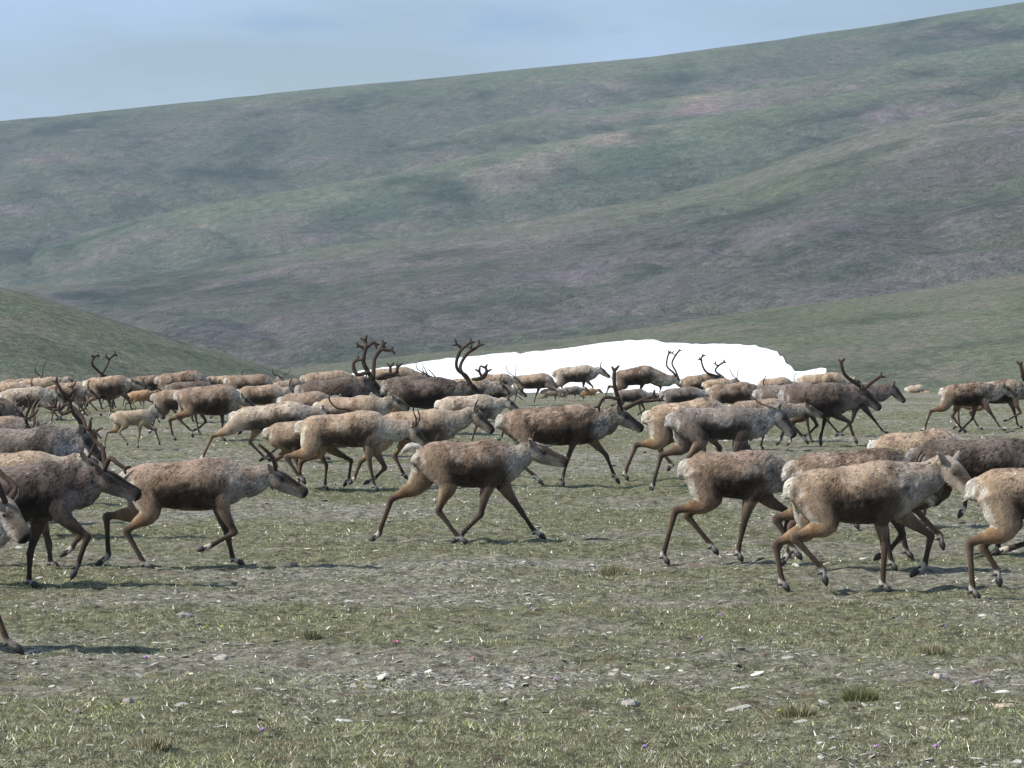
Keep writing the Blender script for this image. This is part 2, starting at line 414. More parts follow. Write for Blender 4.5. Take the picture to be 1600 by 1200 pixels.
# ------------------------------------------------------------------ snow patch
def build_snow():
    s = NT('old_snow'); g = s.n('ShaderNodeTexCoord'); v = g.outputs['Object']
    n = s.noise(v, 0.5, 5, 0.6)
    s.l(s.ramp(n, [(0.3, (0.80, 0.81, 0.84)), (0.7, (0.90, 0.91, 0.92))]), s.b.inputs['Base Color'])
    s.b.inputs['Roughness'].default_value = 0.7; s.bump(n, 0.4, 0.3)
    top = poly([(540, 582), (560, 577), (620, 568), (700, 556), (760, 551), (805, 546), (812, 549), (860, 542), (900, 538), (960, 530), (1000, 527), (1022, 526), (1040, 532), (1080, 533),
                (1120, 534), (1180, 536), (1190, 541), (1206, 544), (1215, 546), (1217, 552), (1224, 554), (1228, 566), (1236, 569), (1242, 578), (1266, 577), (1282, 574), (1292, 577)])
    bot = poly([(540, 590), (560, 600), (620, 650), (900, 662), (1100, 655), (1200, 640), (1240, 612), (1262, 598), (1280, 590), (1292, 584)])
    us = np.linspace(542, 1291, 330); ts = np.linspace(0, 1, 400)
    q = np.concatenate([[0, 0.0], np.linspace(0, 1, 46), [1]])
    V = []
    hn = 2.2
    P1 = np.stack([us, us * 0, us * 0], 1)
    jag = (fbm(P1, 0.06, 3, 4, .6) - 0.5) * 4
    for j, u in enumerate(us):
        X, D, Z = HF.point(np.full_like(ts, u), ts)
        py = HY + F * (CZ - Z) / D
        # the snow is the part of the column between bottom and top edge, seen from the near side up
        order = np.argsort(-py)
        tb = np.interp(-(bot(u)), -py[order], ts[order]); tt = np.interp(-(top(u) + jag[j] + 4.5 * min(1, (1291 - u) / 40)), -py[order], ts[order])
        tv = tb + (tt - tb) * q
        x, d, z = HF.point(np.full_like(tv, u), tv)
        e = np.minimum(1, np.minimum(q, 1 - q) * 14 + 0.0) ** 0.5
        eu = min(1.0, min(u - 541, (1292 - u) * 0.7) / 45.0)
        h = 0.35 * e * eu * (1 + (fbm(np.stack([x, d, z * 0], 1), 0.12, 12, 3) - 0.5) * 1.0)
        z = z + h + 0.06
        z[0] -= h[1] + 0.15; z[-1] -= h[-2] + 0.15
        V.append(np.stack([x, d, z], 1))
    V = np.stack(V, 1); r, c, _ = V.shape; i = np.arange(r * c).reshape(r, c)
    Fq = np.stack([i[:-1, :-1], i[:-1, 1:], i[1:, 1:], i[1:, :-1]], -1).reshape(-1, 4)
    o = mesh_from('snow_patch', V.reshape(-1, 3), Fq, s.m)
    tag(o, kind='structure')
build_snow()

# ------------------------------------------------------------------ lofted tubes
def catmull(P, sub):
    P = np.asarray(P, float); n = len(P); out = []
    Q = np.vstack([2 * P[0] - P[1], P, 2 * P[-1] - P[-2]])
    for i in range(n - 1):
        p0, p1, p2, p3 = Q[i:i + 4]
        for k in range(sub):
            t = k / sub
            out.append(0.5 * ((2 * p1) + (-p0 + p2) * t + (2 * p0 - 5 * p1 + 4 * p2 - p3) * t * t + (-p0 + 3 * p1 - 3 * p2 + p3) * t ** 3))
    out.append(P[-1]); return np.array(out)

def tube(path, ra, rb=None, seg=14, sub=3, cap=True):
    """elliptic tube; ra = half height in the animal's side plane, rb = half width across it"""
    path = np.asarray(path, float); ra = np.asarray(ra, float); rb = ra if rb is None else np.asarray(rb, float)
    A = np.hstack([path, ra[:, None], rb[:, None]])
    A = catmull(A, sub) if len(A) > 2 or sub > 1 else A
    P = A[:, :3]; a = np.maximum(A[:, 3], 0.002); b = np.maximum(A[:, 4], 0.002)
    T = np.gradient(P, axis=0); T /= (np.linalg.norm(T, axis=1, keepdims=True) + 1e-9)
    Y = np.array([0, 1.0, 0])
    if abs(T[:, 1]).max() > 0.93: Y = np.array([1.0, 0, 0])
    N = np.cross(T, Y); N /= (np.linalg.norm(N, axis=1, keepdims=True) + 1e-9)
    B = np.cross(N, T)
    if cap:  # rounded ends
        P = np.vstack([P[0] - T[0] * min(a[0], b[0]) * 0.6, P, P[-1] + T[-1] * min(a[-1], b[-1]) * 0.6])
        a = np.concatenate([[a[0] * 0.45], a, [a[-1] * 0.45]]); b = np.concatenate([[b[0] * 0.45], b, [b[-1] * 0.45]])
        N = np.vstack([N[0], N, N[-1]]); B = np.vstack([B[0], B, B[-1]])
    th = np.linspace(0, 2 * np.pi, seg, endpoint=False)
    R = P[:, None, :] + N[:, None, :] * (a[:, None] * np.cos(th))[:, :, None] + B[:, None, :] * (b[:, None] * np.sin(th))[:, :, None]
    n = len(P); V = R.reshape(-1, 3)
    i = np.arange(n * seg).reshape(n, seg); j = np.roll(i, -1, 1)
    Fq = np.stack([i[:-1], j[:-1], j[1:], i[1:]], -1).reshape(-1, 4)
    V = np.vstack([V, P[0], P[-1]]); c0, c1 = n * seg, n * seg + 1
    k = np.arange(seg); k2 = (k + 1) % seg
    # end fans as quads with a doubled centre would be degenerate: return triangles apart
    T0 = np.stack([np.full(seg, c0), k2, k], -1); T1 = np.stack([np.full(seg, c1), (n - 1) * seg + k, (n - 1) * seg + k2], -1)
    tri = np.vstack([Fq[:, [0, 1, 2]], Fq[:, [0, 2, 3]], T0, T1])
    return V, tri

def join(parts):
    Vs, Fs, n = [], [], 0
    for V, f in parts:
        Vs.append(V); Fs.append(f + n); n += len(V)
    return np.vstack(Vs), np.vstack(Fs)

def ik(P, Q, l1, l2, sign):
    """joint between P and Q in the side plane; sign +1 bends towards +x"""
    P = np.array(P, float); Q = np.array(Q, float); d = Q - P; L = np.hypot(*d)
    if L > (l1 + l2) * 0.985: f = L / ((l1 + l2) * 0.985); l1 *= f; l2 *= f
    if L < abs(l1 - l2) * 1.05: l1 = l2 = L * 0.6
    a = (l1 * l1 - l2 * l2 + L * L) / (2 * L); h = math.sqrt(max(l1 * l1 - a * a, 0)); e = d / L
    n = np.array([-e[1], e[0]])
    if n[0] * sign < 0: n = -n
    return P + e * a + n * h

def remesh(V, Fq, vox, smooth_it):
    me = bpy.data.meshes.new('tmp')
    me.from_pydata(V.tolist(), [], Fq.tolist()); me.update()
    ob = bpy.data.objects.new('tmp', me); COL.objects.link(ob)
    m = ob.modifiers.new('r', 'REMESH'); m.mode = 'VOXEL'; m.voxel_size = vox
    s = ob.modifiers.new('s', 'SMOOTH'); s.factor = 0.5; s.iterations = smooth_it
    dg = bpy.context.evaluated_depsgraph_get(); dg.update()
    ev = ob.evaluated_get(dg); m2 = bpy.data.meshes.new_from_object(ev)
    bpy.data.objects.remove(ob); bpy.data.meshes.remove(me)
    n = len(m2.vertices); P = np.empty(n * 3, np.float32); m2.vertices.foreach_get('co', P)
    N = np.empty(n * 3, np.float32); m2.vertices.foreach_get('normal', N)
    return m2, P.reshape(-1, 3).astype(float), N.reshape(-1, 3).astype(float)

def seg_dist(P, path, rad):
    """distance to a polyline over its radius; also the parameter 0..1 along it"""
    best = np.full(len(P), 1e9); par = np.zeros(len(P)); off = np.zeros((len(P), 3))
    n = len(path) - 1
    for i in range(n):
        a, b = path[i], path[i + 1]; d = b - a; t = np.clip(((P - a) @ d) / (d @ d + 1e-12), 0, 1)
        C = a + t[:, None] * d; r = rad[i] + (rad[i + 1] - rad[i]) * t
        q = np.linalg.norm(P - C, axis=1) / np.maximum(r, 0.01)
        m = q < best; best[m] = q[m]; par[m] = (i + t[m]) / n; off[m] = (P - C)[m]
    return best, par, off

# ------------------------------------------------------------------ the caribou
COATS = {  # main coat, pale (rump, neck), legs, neck
    'brown': ((0.228, 0.160, 0.111), (0.48, 0.45, 0.39), (0.080, 0.057, 0.042), (0.30, 0.27, 0.235)),
    'tan': ((0.318, 0.230, 0.154), (0.56, 0.52, 0.44), (0.105, 0.074, 0.052), (0.38, 0.335, 0.28)),
    'pale': ((0.370, 0.295, 0.220), (0.58, 0.54, 0.47), (0.150, 0.105, 0.070), (0.42, 0.38, 0.33)),
    'dark': ((0.105, 0.078, 0.060), (0.34, 0.31, 0.28), (0.050, 0.035, 0.027), (0.15, 0.125, 0.11)),
    'grey': ((0.175, 0.140, 0.115), (0.44, 0.41, 0.38), (0.075, 0.055, 0.043), (0.30, 0.285, 0.27)),
    'calf': ((0.340, 0.200, 0.105), (0.50, 0.42, 0.32), (0.210, 0.140, 0.090), (0.34, 0.22, 0.13)),
    'calfpale': ((0.335, 0.260, 0.175), (0.45, 0.40, 0.34), (0.210, 0.165, 0.120), (0.31, 0.28, 0.24)),
}
# antler shapes in units of their own height: side-plane (back, up) points, sideways spread, radius
ANT = {
    'bull': [([(0, 0), (-.16, .06), (-.34, .22), (-.40, .48), (-.28, .78), (-.06, 1.0)], .26, 1.0),
             ([(-.30, .76), (-.36, .92), (-.34, 1.06)], .30, .75), ([(-.14, .92), (.06, .90), (.16, .98)], .24, .75),
             ([(-.06, 1.0), (-.10, 1.10)], .22, .7), ([(-.40, .46), (-.50, .52)], .27, .6),
             ([(-.06, .02), (.10, .08), (.22, .20), (.26, .32)], .06, .8), ([(.18, .14), (.32, .18)], .06, .7),
             ([(-.22, .10), (-.12, .26), (-.04, .38)], .20, .75), ([(-.08, .32), (.04, .36)], .21, .6)],
    'cow': [([(0, 0), (-.22, .14), (-.36, .40), (-.30, .72), (-.10, 1.0)], .30, 1.0),
            ([(-.24, .80), (-.36, .98)], .33, .8), ([(-.04, .04), (.12, .16), (.16, .30)], .08, .8), ([(-.28, .24), (-.16, .42)], .24, .8)],
    'spike': [([(0, 0), (-.20, .22), (-.26, .60), (-.12, 1.0)], .22, 1.0)],
    'young': [([(0, 0), (-.30, .20), (-.44, .50), (-.36, .85), (-.20, 1.0)], .24, 1.0),
              ([(-.36, .85), (-.50, .98)], .26, .9), ([(-.03, .03), (.12, .14), (.20, .22)], .06, .8)],
}
POSES = {}   # leg poses traced from the nearest animals, reused for the far ones

def px_local(px, py, D, X0, y=0.0):
    d = D + y
    return np.array([(px - 800) / F * d - X0, y, CZ - (py - HY) / F * d])

NA = [0]
def caribou(label, T, W, g, poll, nose, legs=None, pose=None, coat='brown', ant=None, belly=None, tail='down',
            turn=0.0, group=True, seed=None, lift=0.0, calf=False, D=None, size=None, ears=True, rag=1.0, headyaw=0.0):
    NA[0] += 1; sd = seed or NA[0]
    rr = random.Random(sd * 13 + 5)
    if D is None: D = K / (g - HY)
    s = F / D
    midx = 0.5 * (T[0] + W[0])
    X0 = (midx - 800) / F * D
    zg = float(ground_z(X0, D)[0]) if D > 90 else float(bumps(np.array([X0]), np.array([D]))[0]) * 0.4
    root = bpy.data.objects.new('caribou_calf' if calf else 'caribou', None); COL.objects.link(root)
    root.location = (X0, D, zg); root.empty_display_size = 0.3
    root.rotation_euler = (0, 0, turn)
    tag(root, label, 'caribou calf' if calf else 'caribou', 'caribou herd crossing the tundra')
    base = D if D <= 90 else None
    def loc(p, y=0.0):
        v = px_local(p[0], p[1], D, X0, y)
        v[2] -= (0 if D <= 90 else zg)
        v[2] += 0
        return v
    if turn:      # the side view is foreshortened by the turn: undo it along the body
        ct = max(math.cos(turn), 0.25); st = math.sin(turn)
        def conv(v, y):
            x = (v[0] - (-st) * y * 1.0) / ct if abs(turn) < 1.3 else v[0] / ct
            return np.array([x, y, v[2]])
    else:
        def conv(v, y): return v
    T3 = conv(loc(T), 0.0); W3 = conv(loc(W), 0.0)
    k = W3[2] / 1.12 if size is None else size
    Lt = W3[0] - T3[0]
    if not (0.55 * k < Lt < 1.15 * k): Lt = np.clip(Lt, 0.72 * k, 0.95 * k); T3[0] = W3[0] - Lt if poll is not None and not turn else T3[0]; W3[0] = T3[0] + Lt
    Tz, Wz = T3[2], W3[2]
    hero = s > 95
    # torso stations
    xf = np.array([-.05, .03, .14, .30, .50, .70, .90, 1.05, 1.20, 1.29])
    tw = np.clip(xf, 0, 1)
    back = Tz + (Wz - Tz) * sstep(0.0, 1.0, tw)
    back += k * np.array([-.12, -.035, .028, .032, .008, .000, .012, -.012, -.10, -.20])
    dep = k * np.array([.10, .24, .38, .425, .45, .485, .505, .475, .34, .17])
    bd = 1.0 if hero else 1.07
    mane = 1.28 if (coat == 'dark' or rag >= 1.3) else 1.05
    if belly is not None:
        bz = loc((0, belly))[2]; bd = float(np.clip((back[4] - bz) / dep[4], 0.85, 1.25))
    dep = dep * (1 + (bd - 1) * np.array([0, .3, .6, .9, 1, 1, 1, .8, .4, 0]))
    wid = k * np.array([.035, .080, .145, .178, .200, .205, .180, .150, .105, .055]) * (1 + (bd - 1) * .5)
    tx = T3[0] + xf * Lt
    tp = np.stack([tx, 0 * tx, back - dep / 2], 1)
    parts = [tube(tp, dep / 2, wid, 22, 3)]
    bones = [('torso', tp, dep / 2)]
    # neck and head
    if poll is None:
        poll3 = np.array([W3[0] + .50 * k, 0, Wz - .06 * k]); nose3 = poll3 + np.array([.30 * k, 0, -.26 * k])
    else:
        poll3 = conv(loc(poll), 0.0); nose3 = conv(loc(nose), 0.0)
    hy = headyaw
    hv = nose3 - poll3; hv[1] = 0; Lh = np.linalg.norm(hv)
    lim = np.clip(Lh, .32 * k, .40 * k); hv = hv / (Lh + 1e-9) * lim; Lh = lim
    if hy: hv = np.array([hv[0] * math.cos(hy), hv[0] * math.sin(hy), hv[2]]); hv *= Lh / np.linalg.norm(hv)
    e = hv / Lh; up = np.array([-e[2], 0, e[0]]) if abs(hy) < .1 else np.cross(e, np.cross(np.array([0, 0, 1.0]), e)); up /= np.linalg.norm(up)
    if up[2] < 0: up = -up
    hk = k * (1.22 if calf else 1.0)
    def H(t, d): return poll3 + e * (t * Lh) - up * (d * hk)
    hp = np.array([H(-.12, .090), H(.08, .080), H(.30, .082), (H(.50, .077)), H(.70, .066), H(.88, .056), H(.99, .054)])
    ha = hk * np.array([.074, .094, .102, .092, .077, .068, .058]); hb = hk * np.array([.060, .072, .074, .060, .048, .048, .042])
    n0 = np.array([T3[0] + .98 * Lt, 0, Wz - .20 * k]); n3 = H(-.06, .085)
    nd = n3 - n0
    n1 = n0 + nd * .36 + np.array([0, 0, -.045 * k * mane]); n2 = n0 + nd * .70 + np.array([0, 0, -.055 * k * mane ** 2])
    npth = np.array([n0, n1, n2, n3]); nra = k * np.array([.205, .172 * (.4 + .6 * mane), .138 * mane, .100 * (.5 + .5 * mane)]) * (0.85 if calf else 1); nrb = k * np.array([.13, .105, .082, .066]) * (0.85 if calf else 1)
    parts += [tube(npth, nra, nrb, 18, 4), tube(hp, ha, hb, 16, 3)]
    bones += [('neck', npth, nra), ('head', hp, ha)]
    # chin / jaw
    jp = np.array([H(.30, .125), H(.55, .112), H(.80, .090)]); parts.append(tube(jp, hk * np.array([.045, .032, .022]), hk * np.array([.045, .034, .026]), 10, 2))
    # ears
    side = np.cross(up, e); side /= np.linalg.norm(side)
    for sg in (-1, 1):
        b0 = H(.02, .045) + side * sg * .055 * hk
        dirv = -e * .55 + up * .35 + side * sg * .75; dirv /= np.linalg.norm(dirv)
        ep = np.array([b0, b0 + dirv * .07 * hk, b0 + dirv * .150 * hk])
        parts.append(tube(ep, hk * np.array([.022, .034, .012]), hk * np.array([.018, .020, .010]), 8, 2))
        bones.append(('ear', ep, hk * np.array([.02, .03, .012])))
    # tail
    tb = np.array([T3[0] - .01 * k, 0, Tz - .05 * k])
    if tail == 'up': tpth = np.array([tb + [.03 * k, 0, .03 * k], tb + [-.07 * k, 0, .035 * k], tb + [-.15 * k, 0, -.03 * k]])
    else: tpth = np.array([tb + [.03 * k, 0, .0], tb + [-.035 * k, 0, -.04 * k], tb + [-.055 * k, 0, -.15 * k]])
    tr = k * np.array([.034, .040 if tail == 'up' else .034, .022]); parts.append(tube(tpth, tr, tr * .9, 10, 3)); bones.append(('tail', tpth, tr))
    # legs
    hipc = np.array([T3[0] + .17 * Lt, Tz - .15 * k]); shc = np.array([T3[0] + 1.00 * Lt, Wz - .30 * k])
    if legs is None:
        P = POSES[pose]
        def leg_pts(n): return [np.array([T3[0] + u * Lt, v * (Wz)]) for (u, v) in P[n]]
    hoofs = []
    store = {}
    for n in ('NH', 'FH', 'NF', 'FF'):
        near = n[0] == 'N'; hind = n[1] == 'H'
        y = (-1 if near else 1) * k * (.105 if hind else .095)
        if legs is None: q = leg_pts(n)
        else:
            q = []
            for p in legs[n]:
                v = conv(loc(p, y * .8), y); q.append(np.array([v[0], v[2]]))
            store[n] = [((v[0] - T3[0]) / Lt, v[1] / Wz) for v in q]
        j1, fet, toe = q
        toe = toe.copy(); toe[1] = max(toe[1], .012)
        fet = fet.copy(); fet[1] = max(fet[1], .05 * k)
        if hind:
            st_ = ik(hipc, j1, .31 * k, .34 * k, +1)
            dd = (st_ - j1) / (np.linalg.norm(st_ - j1) + 1e-6); df = (fet - j1) / (np.linalg.norm(fet - j1) + 1e-6)
            pa = [hipc, hipc * .45 + st_ * .55, st_ * .86 + j1 * .14, st_ * .46 + j1 * .54, j1 + dd * .065 * k, j1, j1 + df * .065 * k, j1 * .5 + fet * .5, j1 * .12 + fet * .88, fet]
            a = k * np.array([.158, .152, .108, .064, .041, .043, .034, .027, .029, .034]); b = k * np.array([.085, .088, .070, .047, .033, .034, .029, .024, .026, .029])
            yy = [y * .72, y * .88, y * 1.04, y, y * .97, y * .95, y * .95, y * .95, y * .95, y * .95]
        else:
            el = ik(shc, j1, .17 * k, .29 * k, -1)
            dd = (el - j1) / (np.linalg.norm(el - j1) + 1e-6); df = (fet - j1) / (np.linalg.norm(fet - j1) + 1e-6)
            pa = [shc, shc * .4 + el * .6, el * .75 + j1 * .25, el * .35 + j1 * .65, j1 + dd * .05 * k, j1, j1 + df * .05 * k, j1 * .5 + fet * .5, j1 * .12 + fet * .88, fet]
            a = k * np.array([.125, .108, .068, .045, .035, .037, .031, .025, .027, .032]); b = k * np.array([.070, .068, .050, .037, .031, .032, .027, .022, .024, .027])
            yy = [y * .75, y * 1.0, y, y * .92, y * .87, y * .85, y * .85, y * .85, y * .85, y * .85]
        past = fet * .5 + toe * .5
        pa.append(past); a = np.append(a, k * .027); b = np.append(b, k * .027); yy.append(yy[-1])
        pth = np.array([[p[0], t, p[1]] for p, t in zip(pa, yy)])
        parts.append(tube(pth, a, b, 12, 3)); bones.append(('hind' if hind else 'fore', pth, a))
        hoofs.append((np.array([past[0], yy[-1], past[1]]), np.array([toe[0], yy[-1], toe[1]]), np.array([fet[0], yy[-1], fet[1]])))
    if legs is not None and pose: POSES[pose] = store
    vox = (.0115 if s > 130 else .014 if s > 95 else .02 if s > 60 else .026) * max(.75, min(1, k))
    V, Fq = join(parts)
    me, Pn, N = remesh(V, Fq, vox, 5 if s > 95 else 3)
    # colours by body region
    main, pale, legc, neckc = [np.array(c) for c in COATS[coat]]
    va = 1 + (rr.random() - .5) * .22; main = main * va
    qs, Cs = [], []
    nP = Pn + RNG.random(3) * 0 + sd * 3.7
    nA = fbm(nP, 9, sd, 3); nB = fbm(nP, 3.2, sd + 5, 3)
    dk = main * .15 + np.array([.004, .003, .003])  # flank stripe colour, deepened to carry painted underside shade
    def mixa(A, B, f):
        f = np.asarray(f)[:, None]; return A * (1 - f) + B * f
    for kind, path, rad in bones:
        d, t, off = seg_dist(Pn, path, rad)
        qs.append(d)
        ones = np.ones((len(Pn), 1))
        if kind == 'torso':
            bz_ = np.interp(Pn[:, 0], tx, back - dep); tz_ = np.interp(Pn[:, 0], tx, back)
            v = (Pn[:, 2] - bz_) / np.maximum(tz_ - bz_, .05) + (nA - .5) * .34
            u = (Pn[:, 0] - T3[0]) / Lt + (nB - .5) * .12
            C = ones * main
            nS = sstep(.34, .66, fbm(nP * np.array([1.2, 1, 1]), 5.0, sd + 20, 4, .6))
            C = mixa(C, main * .36, np.clip(sstep(.42 + .07 * (rag - 1), .26, nS) * .55 * rag, 0, .92))
            C = mixa(C, neckc * 1.0, sstep(.74, .9, nS) * .45)
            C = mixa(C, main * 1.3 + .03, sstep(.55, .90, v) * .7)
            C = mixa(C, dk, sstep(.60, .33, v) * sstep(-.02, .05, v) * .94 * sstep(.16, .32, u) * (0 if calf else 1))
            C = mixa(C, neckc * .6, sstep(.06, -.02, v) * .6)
            C = mixa(C, pale, sstep(.015, -.03, u) * sstep(.15, .4, v))
            C = mixa(C, neckc * 1.0, sstep(1.02, 1.20, u + (nA - .5) * .15))
            C = mixa(C, main * .6, sstep(1.0, .92, u) * sstep(.80, .9, u) * sstep(.65, .5, v) * .6)
        elif kind == 'neck':
            und = off[:, 2] / np.maximum(np.linalg.norm(off, axis=1), .01)
            C = ones * neckc * (.62 + .5 * nB[:, None])
            C = mixa(C, main, sstep(.15, .9, und) * .5)
            C = mixa(C, pale * .85, sstep(-.1, -.8, und) * .45)
            C = mixa(C, main * .55, sstep(.58, .70, nA) * .6)
        elif kind == 'head':
            und = (off @ up) / (np.linalg.norm(off, axis=1) + .01)
            C = ones * (main * .30 + neckc * .50)
            C = mixa(C, legc * .45, sstep(-.05, .5, und) * sstep(.08, .3, t) * .9)
            C = mixa(C, np.array([.035, .028, .024]), sstep(.55, .85, t) * .85)
            C = mixa(C, pale * .8, sstep(-.2, -.7, und) * sstep(.5, .7, t) * .8)
            C = mixa(C, neckc, sstep(.35, .05, t) * .6)
            C = mixa(C, np.array([.012, .010, .009]), sstep(.93, 1.0, t))
        elif kind == 'ear': C = ones * (neckc * .6 + main * .2)
        elif kind == 'tail': C = ones * pale * 1.1
        else:
            rear = -off[:, 0] / np.maximum(np.linalg.norm(off, axis=1), .01)
            if kind == 'hind':
                C = ones * main
                C = mixa(C, main * np.array([.62, .50, .36]), sstep(.12, .30, t) * .85)
                C = mixa(C, pale, sstep(.62, .90, rear) * sstep(.36, .16, t) * .9)
                C = mixa(C, pale * np.array([.56, .46, .33]), sstep(.1, .75, rear) * sstep(.10, .26, t) * sstep(.50, .40, t) * .85)
                C = mixa(C, legc * (.85 + .5 * np.clip(rear, 0, 1)[:, None]), sstep(.32, .46, t))
                C = mixa(C, legc * .55, sstep(.6, .8, t))
            else:
                C = ones * main
                C = mixa(C, main * .5, sstep(.10, .24, t) * .8)
                C = mixa(C, legc * .75, sstep(.20, .36, t))
                C = mixa(C, legc * .5, sstep(.6, .75, t))
            sock = .85 if (kind == 'hind' or rr.random() < .6) else .3
            C = mixa(C, pale * 1.0, sstep(.84, .93, t + (rear * .06) + (nA - .5) * .08) * sock * .95)
        Cs.append(C)
    Q = np.stack(qs, 0); Wt = 1.0 / (np.maximum(Q, .15) ** 7)
    tors = Wt[0] * 1.0; Wt[0] = tors * 1.6
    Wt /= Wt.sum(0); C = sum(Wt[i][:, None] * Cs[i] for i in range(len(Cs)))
    # dark flank stripe with underside shade painted in, over torso and the roots of the legs, pale belly line, cracks of the moulting coat
    bz_ = np.interp(Pn[:, 0], tx, back - dep); tz_ = np.interp(Pn[:, 0], tx, back)
    v_ = (Pn[:, 2] - bz_) / np.maximum(tz_ - bz_, .05) + (nA - .5) * .40; u_ = (Pn[:, 0] - T3[0]) / Lt + (nB - .5) * .15
    if not calf:
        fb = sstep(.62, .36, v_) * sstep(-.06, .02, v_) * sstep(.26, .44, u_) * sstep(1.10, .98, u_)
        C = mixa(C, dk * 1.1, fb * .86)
        ridge = np.abs(fbm(nP * np.array([1.5, 1, .7]), 13, sd + 9, 3) - .5)
        reg = sstep(.36, .52, nB) * sstep(.15, .4, v_) * sstep(-.02, .1, u_)
        C = mixa(C, C * .25, np.clip(sstep(.030, .008, ridge) * reg * .9 * rag, 0, .95) * np.clip(Wt[0] + Wt[1], 0, 1))
        mo = fbm(nP * np.array([1.25, 1, .9]) + 7.7, 5.2, sd + 31, 4, .62)
        wt_ = np.clip(Wt[0] + .8 * Wt[1], 0, 1)
        C = mixa(C, C * np.array([.40, .36, .34]), np.clip(sstep(.475 + .03 * (rag - 1), .405, mo) * (.55 + .3 * (rag - 1)), 0, .92) * wt_)
        C = mixa(C, C * 1.30 + .015, sstep(.56, .66, mo) * .3 * wt_ * (1 - fb))
        ey = H(.33, .050); de = np.hypot(Pn[:, 0] - ey[0], Pn[:, 2] - ey[2])
        C = mixa(C, np.array([.03, .024, .02]), sstep(.042, .018, de / hk) * Wt[2] * .9)
    # shaggy, moulting relief (less on face and legs)
    soft = np.clip(Wt[0] + Wt[1], 0, 1)
    disp = (fbm(nP * np.array([1.2, 1, .8]), 6, sd + 2, 3) - .5) * .034 * k * soft + (fbm(nP * np.array([1, 1, .5]), 34, sd + 3, 2) - .5) * (.010 * soft + .002) * k
    Pn = Pn + N * disp[:, None]
    me.vertices.foreach_set('co', Pn.astype(np.float32).ravel())
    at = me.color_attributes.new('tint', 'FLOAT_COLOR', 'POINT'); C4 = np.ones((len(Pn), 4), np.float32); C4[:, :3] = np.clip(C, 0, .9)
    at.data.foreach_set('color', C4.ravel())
    me.polygons.foreach_set('use_smooth', np.ones(len(me.polygons), bool)); me.name = 'body'
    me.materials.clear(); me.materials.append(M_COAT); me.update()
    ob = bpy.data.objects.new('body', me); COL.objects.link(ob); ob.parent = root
    if s > 45:     # coat hair: short tapering locks lying back along the body
        cnt = int((10000 if s > 130 else 7000 if s > 95 else 3200 if s > 60 else 1500) * (.45 if calf else 1))
        lw = Wt[0] + Wt[1] * 1.2 + sum(Wt[i] for i in range(len(bones)) if bones[i][0] in ('hind', 'fore', 'tail')) * .35 * (Pn[:, 2] > .62 * k) + Wt[2] * .12
        pr = lw / lw.sum(); idx = RNG.choice(len(Pn), cnt, p=pr)
        B = Pn[idx]; Nn = N[idx]; fl = np.tile(np.array([-.80, 0, -.60]), (cnt, 1)); und_ = Wt[1][idx]
        fl = fl + RNG.normal(0, .13, (cnt, 3)); fl -= (fl * Nn).sum(1, keepdims=True) * Nn
        fl /= np.linalg.norm(fl, axis=1, keepdims=True) + 1e-6
        pxs = 1 / (s * .64)
        ln = (RNG.uniform(.020, .042, cnt) + und_ * .022 * (Nn[:, 2] < .2))[:, None] * k * (1 + (rag - 1) * .35)
        wd = np.cross(fl, Nn) * max(.0032, pxs * .42) * RNG.uniform(.7, 1.5, cnt)[:, None]
        d_ = fl + Nn * RNG.uniform(.03, .20, cnt)[:, None]
        base_ = B - Nn * .004 + RNG.normal(0, .003, (cnt, 3))
        VV = np.stack([base_ - wd, base_ + wd, base_ + d_ * ln * .6 + wd * .7, base_ + d_ * ln], 1).reshape(-1, 3)
        ii = np.arange(cnt)[:, None] * 4
        FF_ = np.concatenate([ii + np.array([0, 1, 2]), ii + np.array([0, 2, 3])])
        cc = C[idx] * np.exp(RNG.normal(0, .38, cnt))[:, None] * (1 + 0 * ln)
        mesh_from('fur', VV, FF_, M_FUR, True, root, np.repeat(np.clip(cc, .004, .85), 4, 0))
    # hooves: two toes each
    if s > 60:
        for past, toe, fet in hoofs:
            dv = toe - past; L_ = np.linalg.norm(dv) + 1e-6; dn = dv / L_
            hp_ = []
            for sg in (-1, 1):
                o_ = np.array([0, sg * .017 * k, 0])
                end = past + dn * max(L_, .055 * k)
                if toe[2] < .03: end[2] = max(end[2], .008)
                pp = np.array([past + o_ * .6, (past + end) / 2 + o_ + [0, 0, .004], end + o_ * 1.1])
                hp_.append(tube(pp, k * np.array([.027, .028, .010]), k * np.array([.019, .020, .010]), 8, 2))
            if s > 95:
                bk = -(past - fet); bk[1] = 0; bk = np.array([-abs(dn[2]) * .6 - .5, 0, -.45]); bk /= np.linalg.norm(bk)
                for sg in (-1, 1):
                    b0 = fet * .6 + past * .4 + np.array([-.012 * k, sg * .016 * k, 0]); b1 = b0 + bk * .040 * k; b1[2] = max(b1[2], .006)
                    hp_.append(tube([b0, (b0 + b1) / 2, b1], k * np.array([.012, .012, .005]), None, 6, 2))
            mV, mF = join(hp_); mesh_from('hoof', mV, mF, M_HOOF, True, root)
    if s > 95:
        for sg in (-1, 1):
            ce = H(.33, .050) + side * sg * .062 * hk
            v_, f_ = tube([ce - e * .010 * hk, ce, ce + e * .010 * hk], hk * np.array([.007, .013, .007]), hk * np.array([.007, .012, .007]), 10, 2)
            mesh_from('eye', v_, f_, M_EYE, True, root)
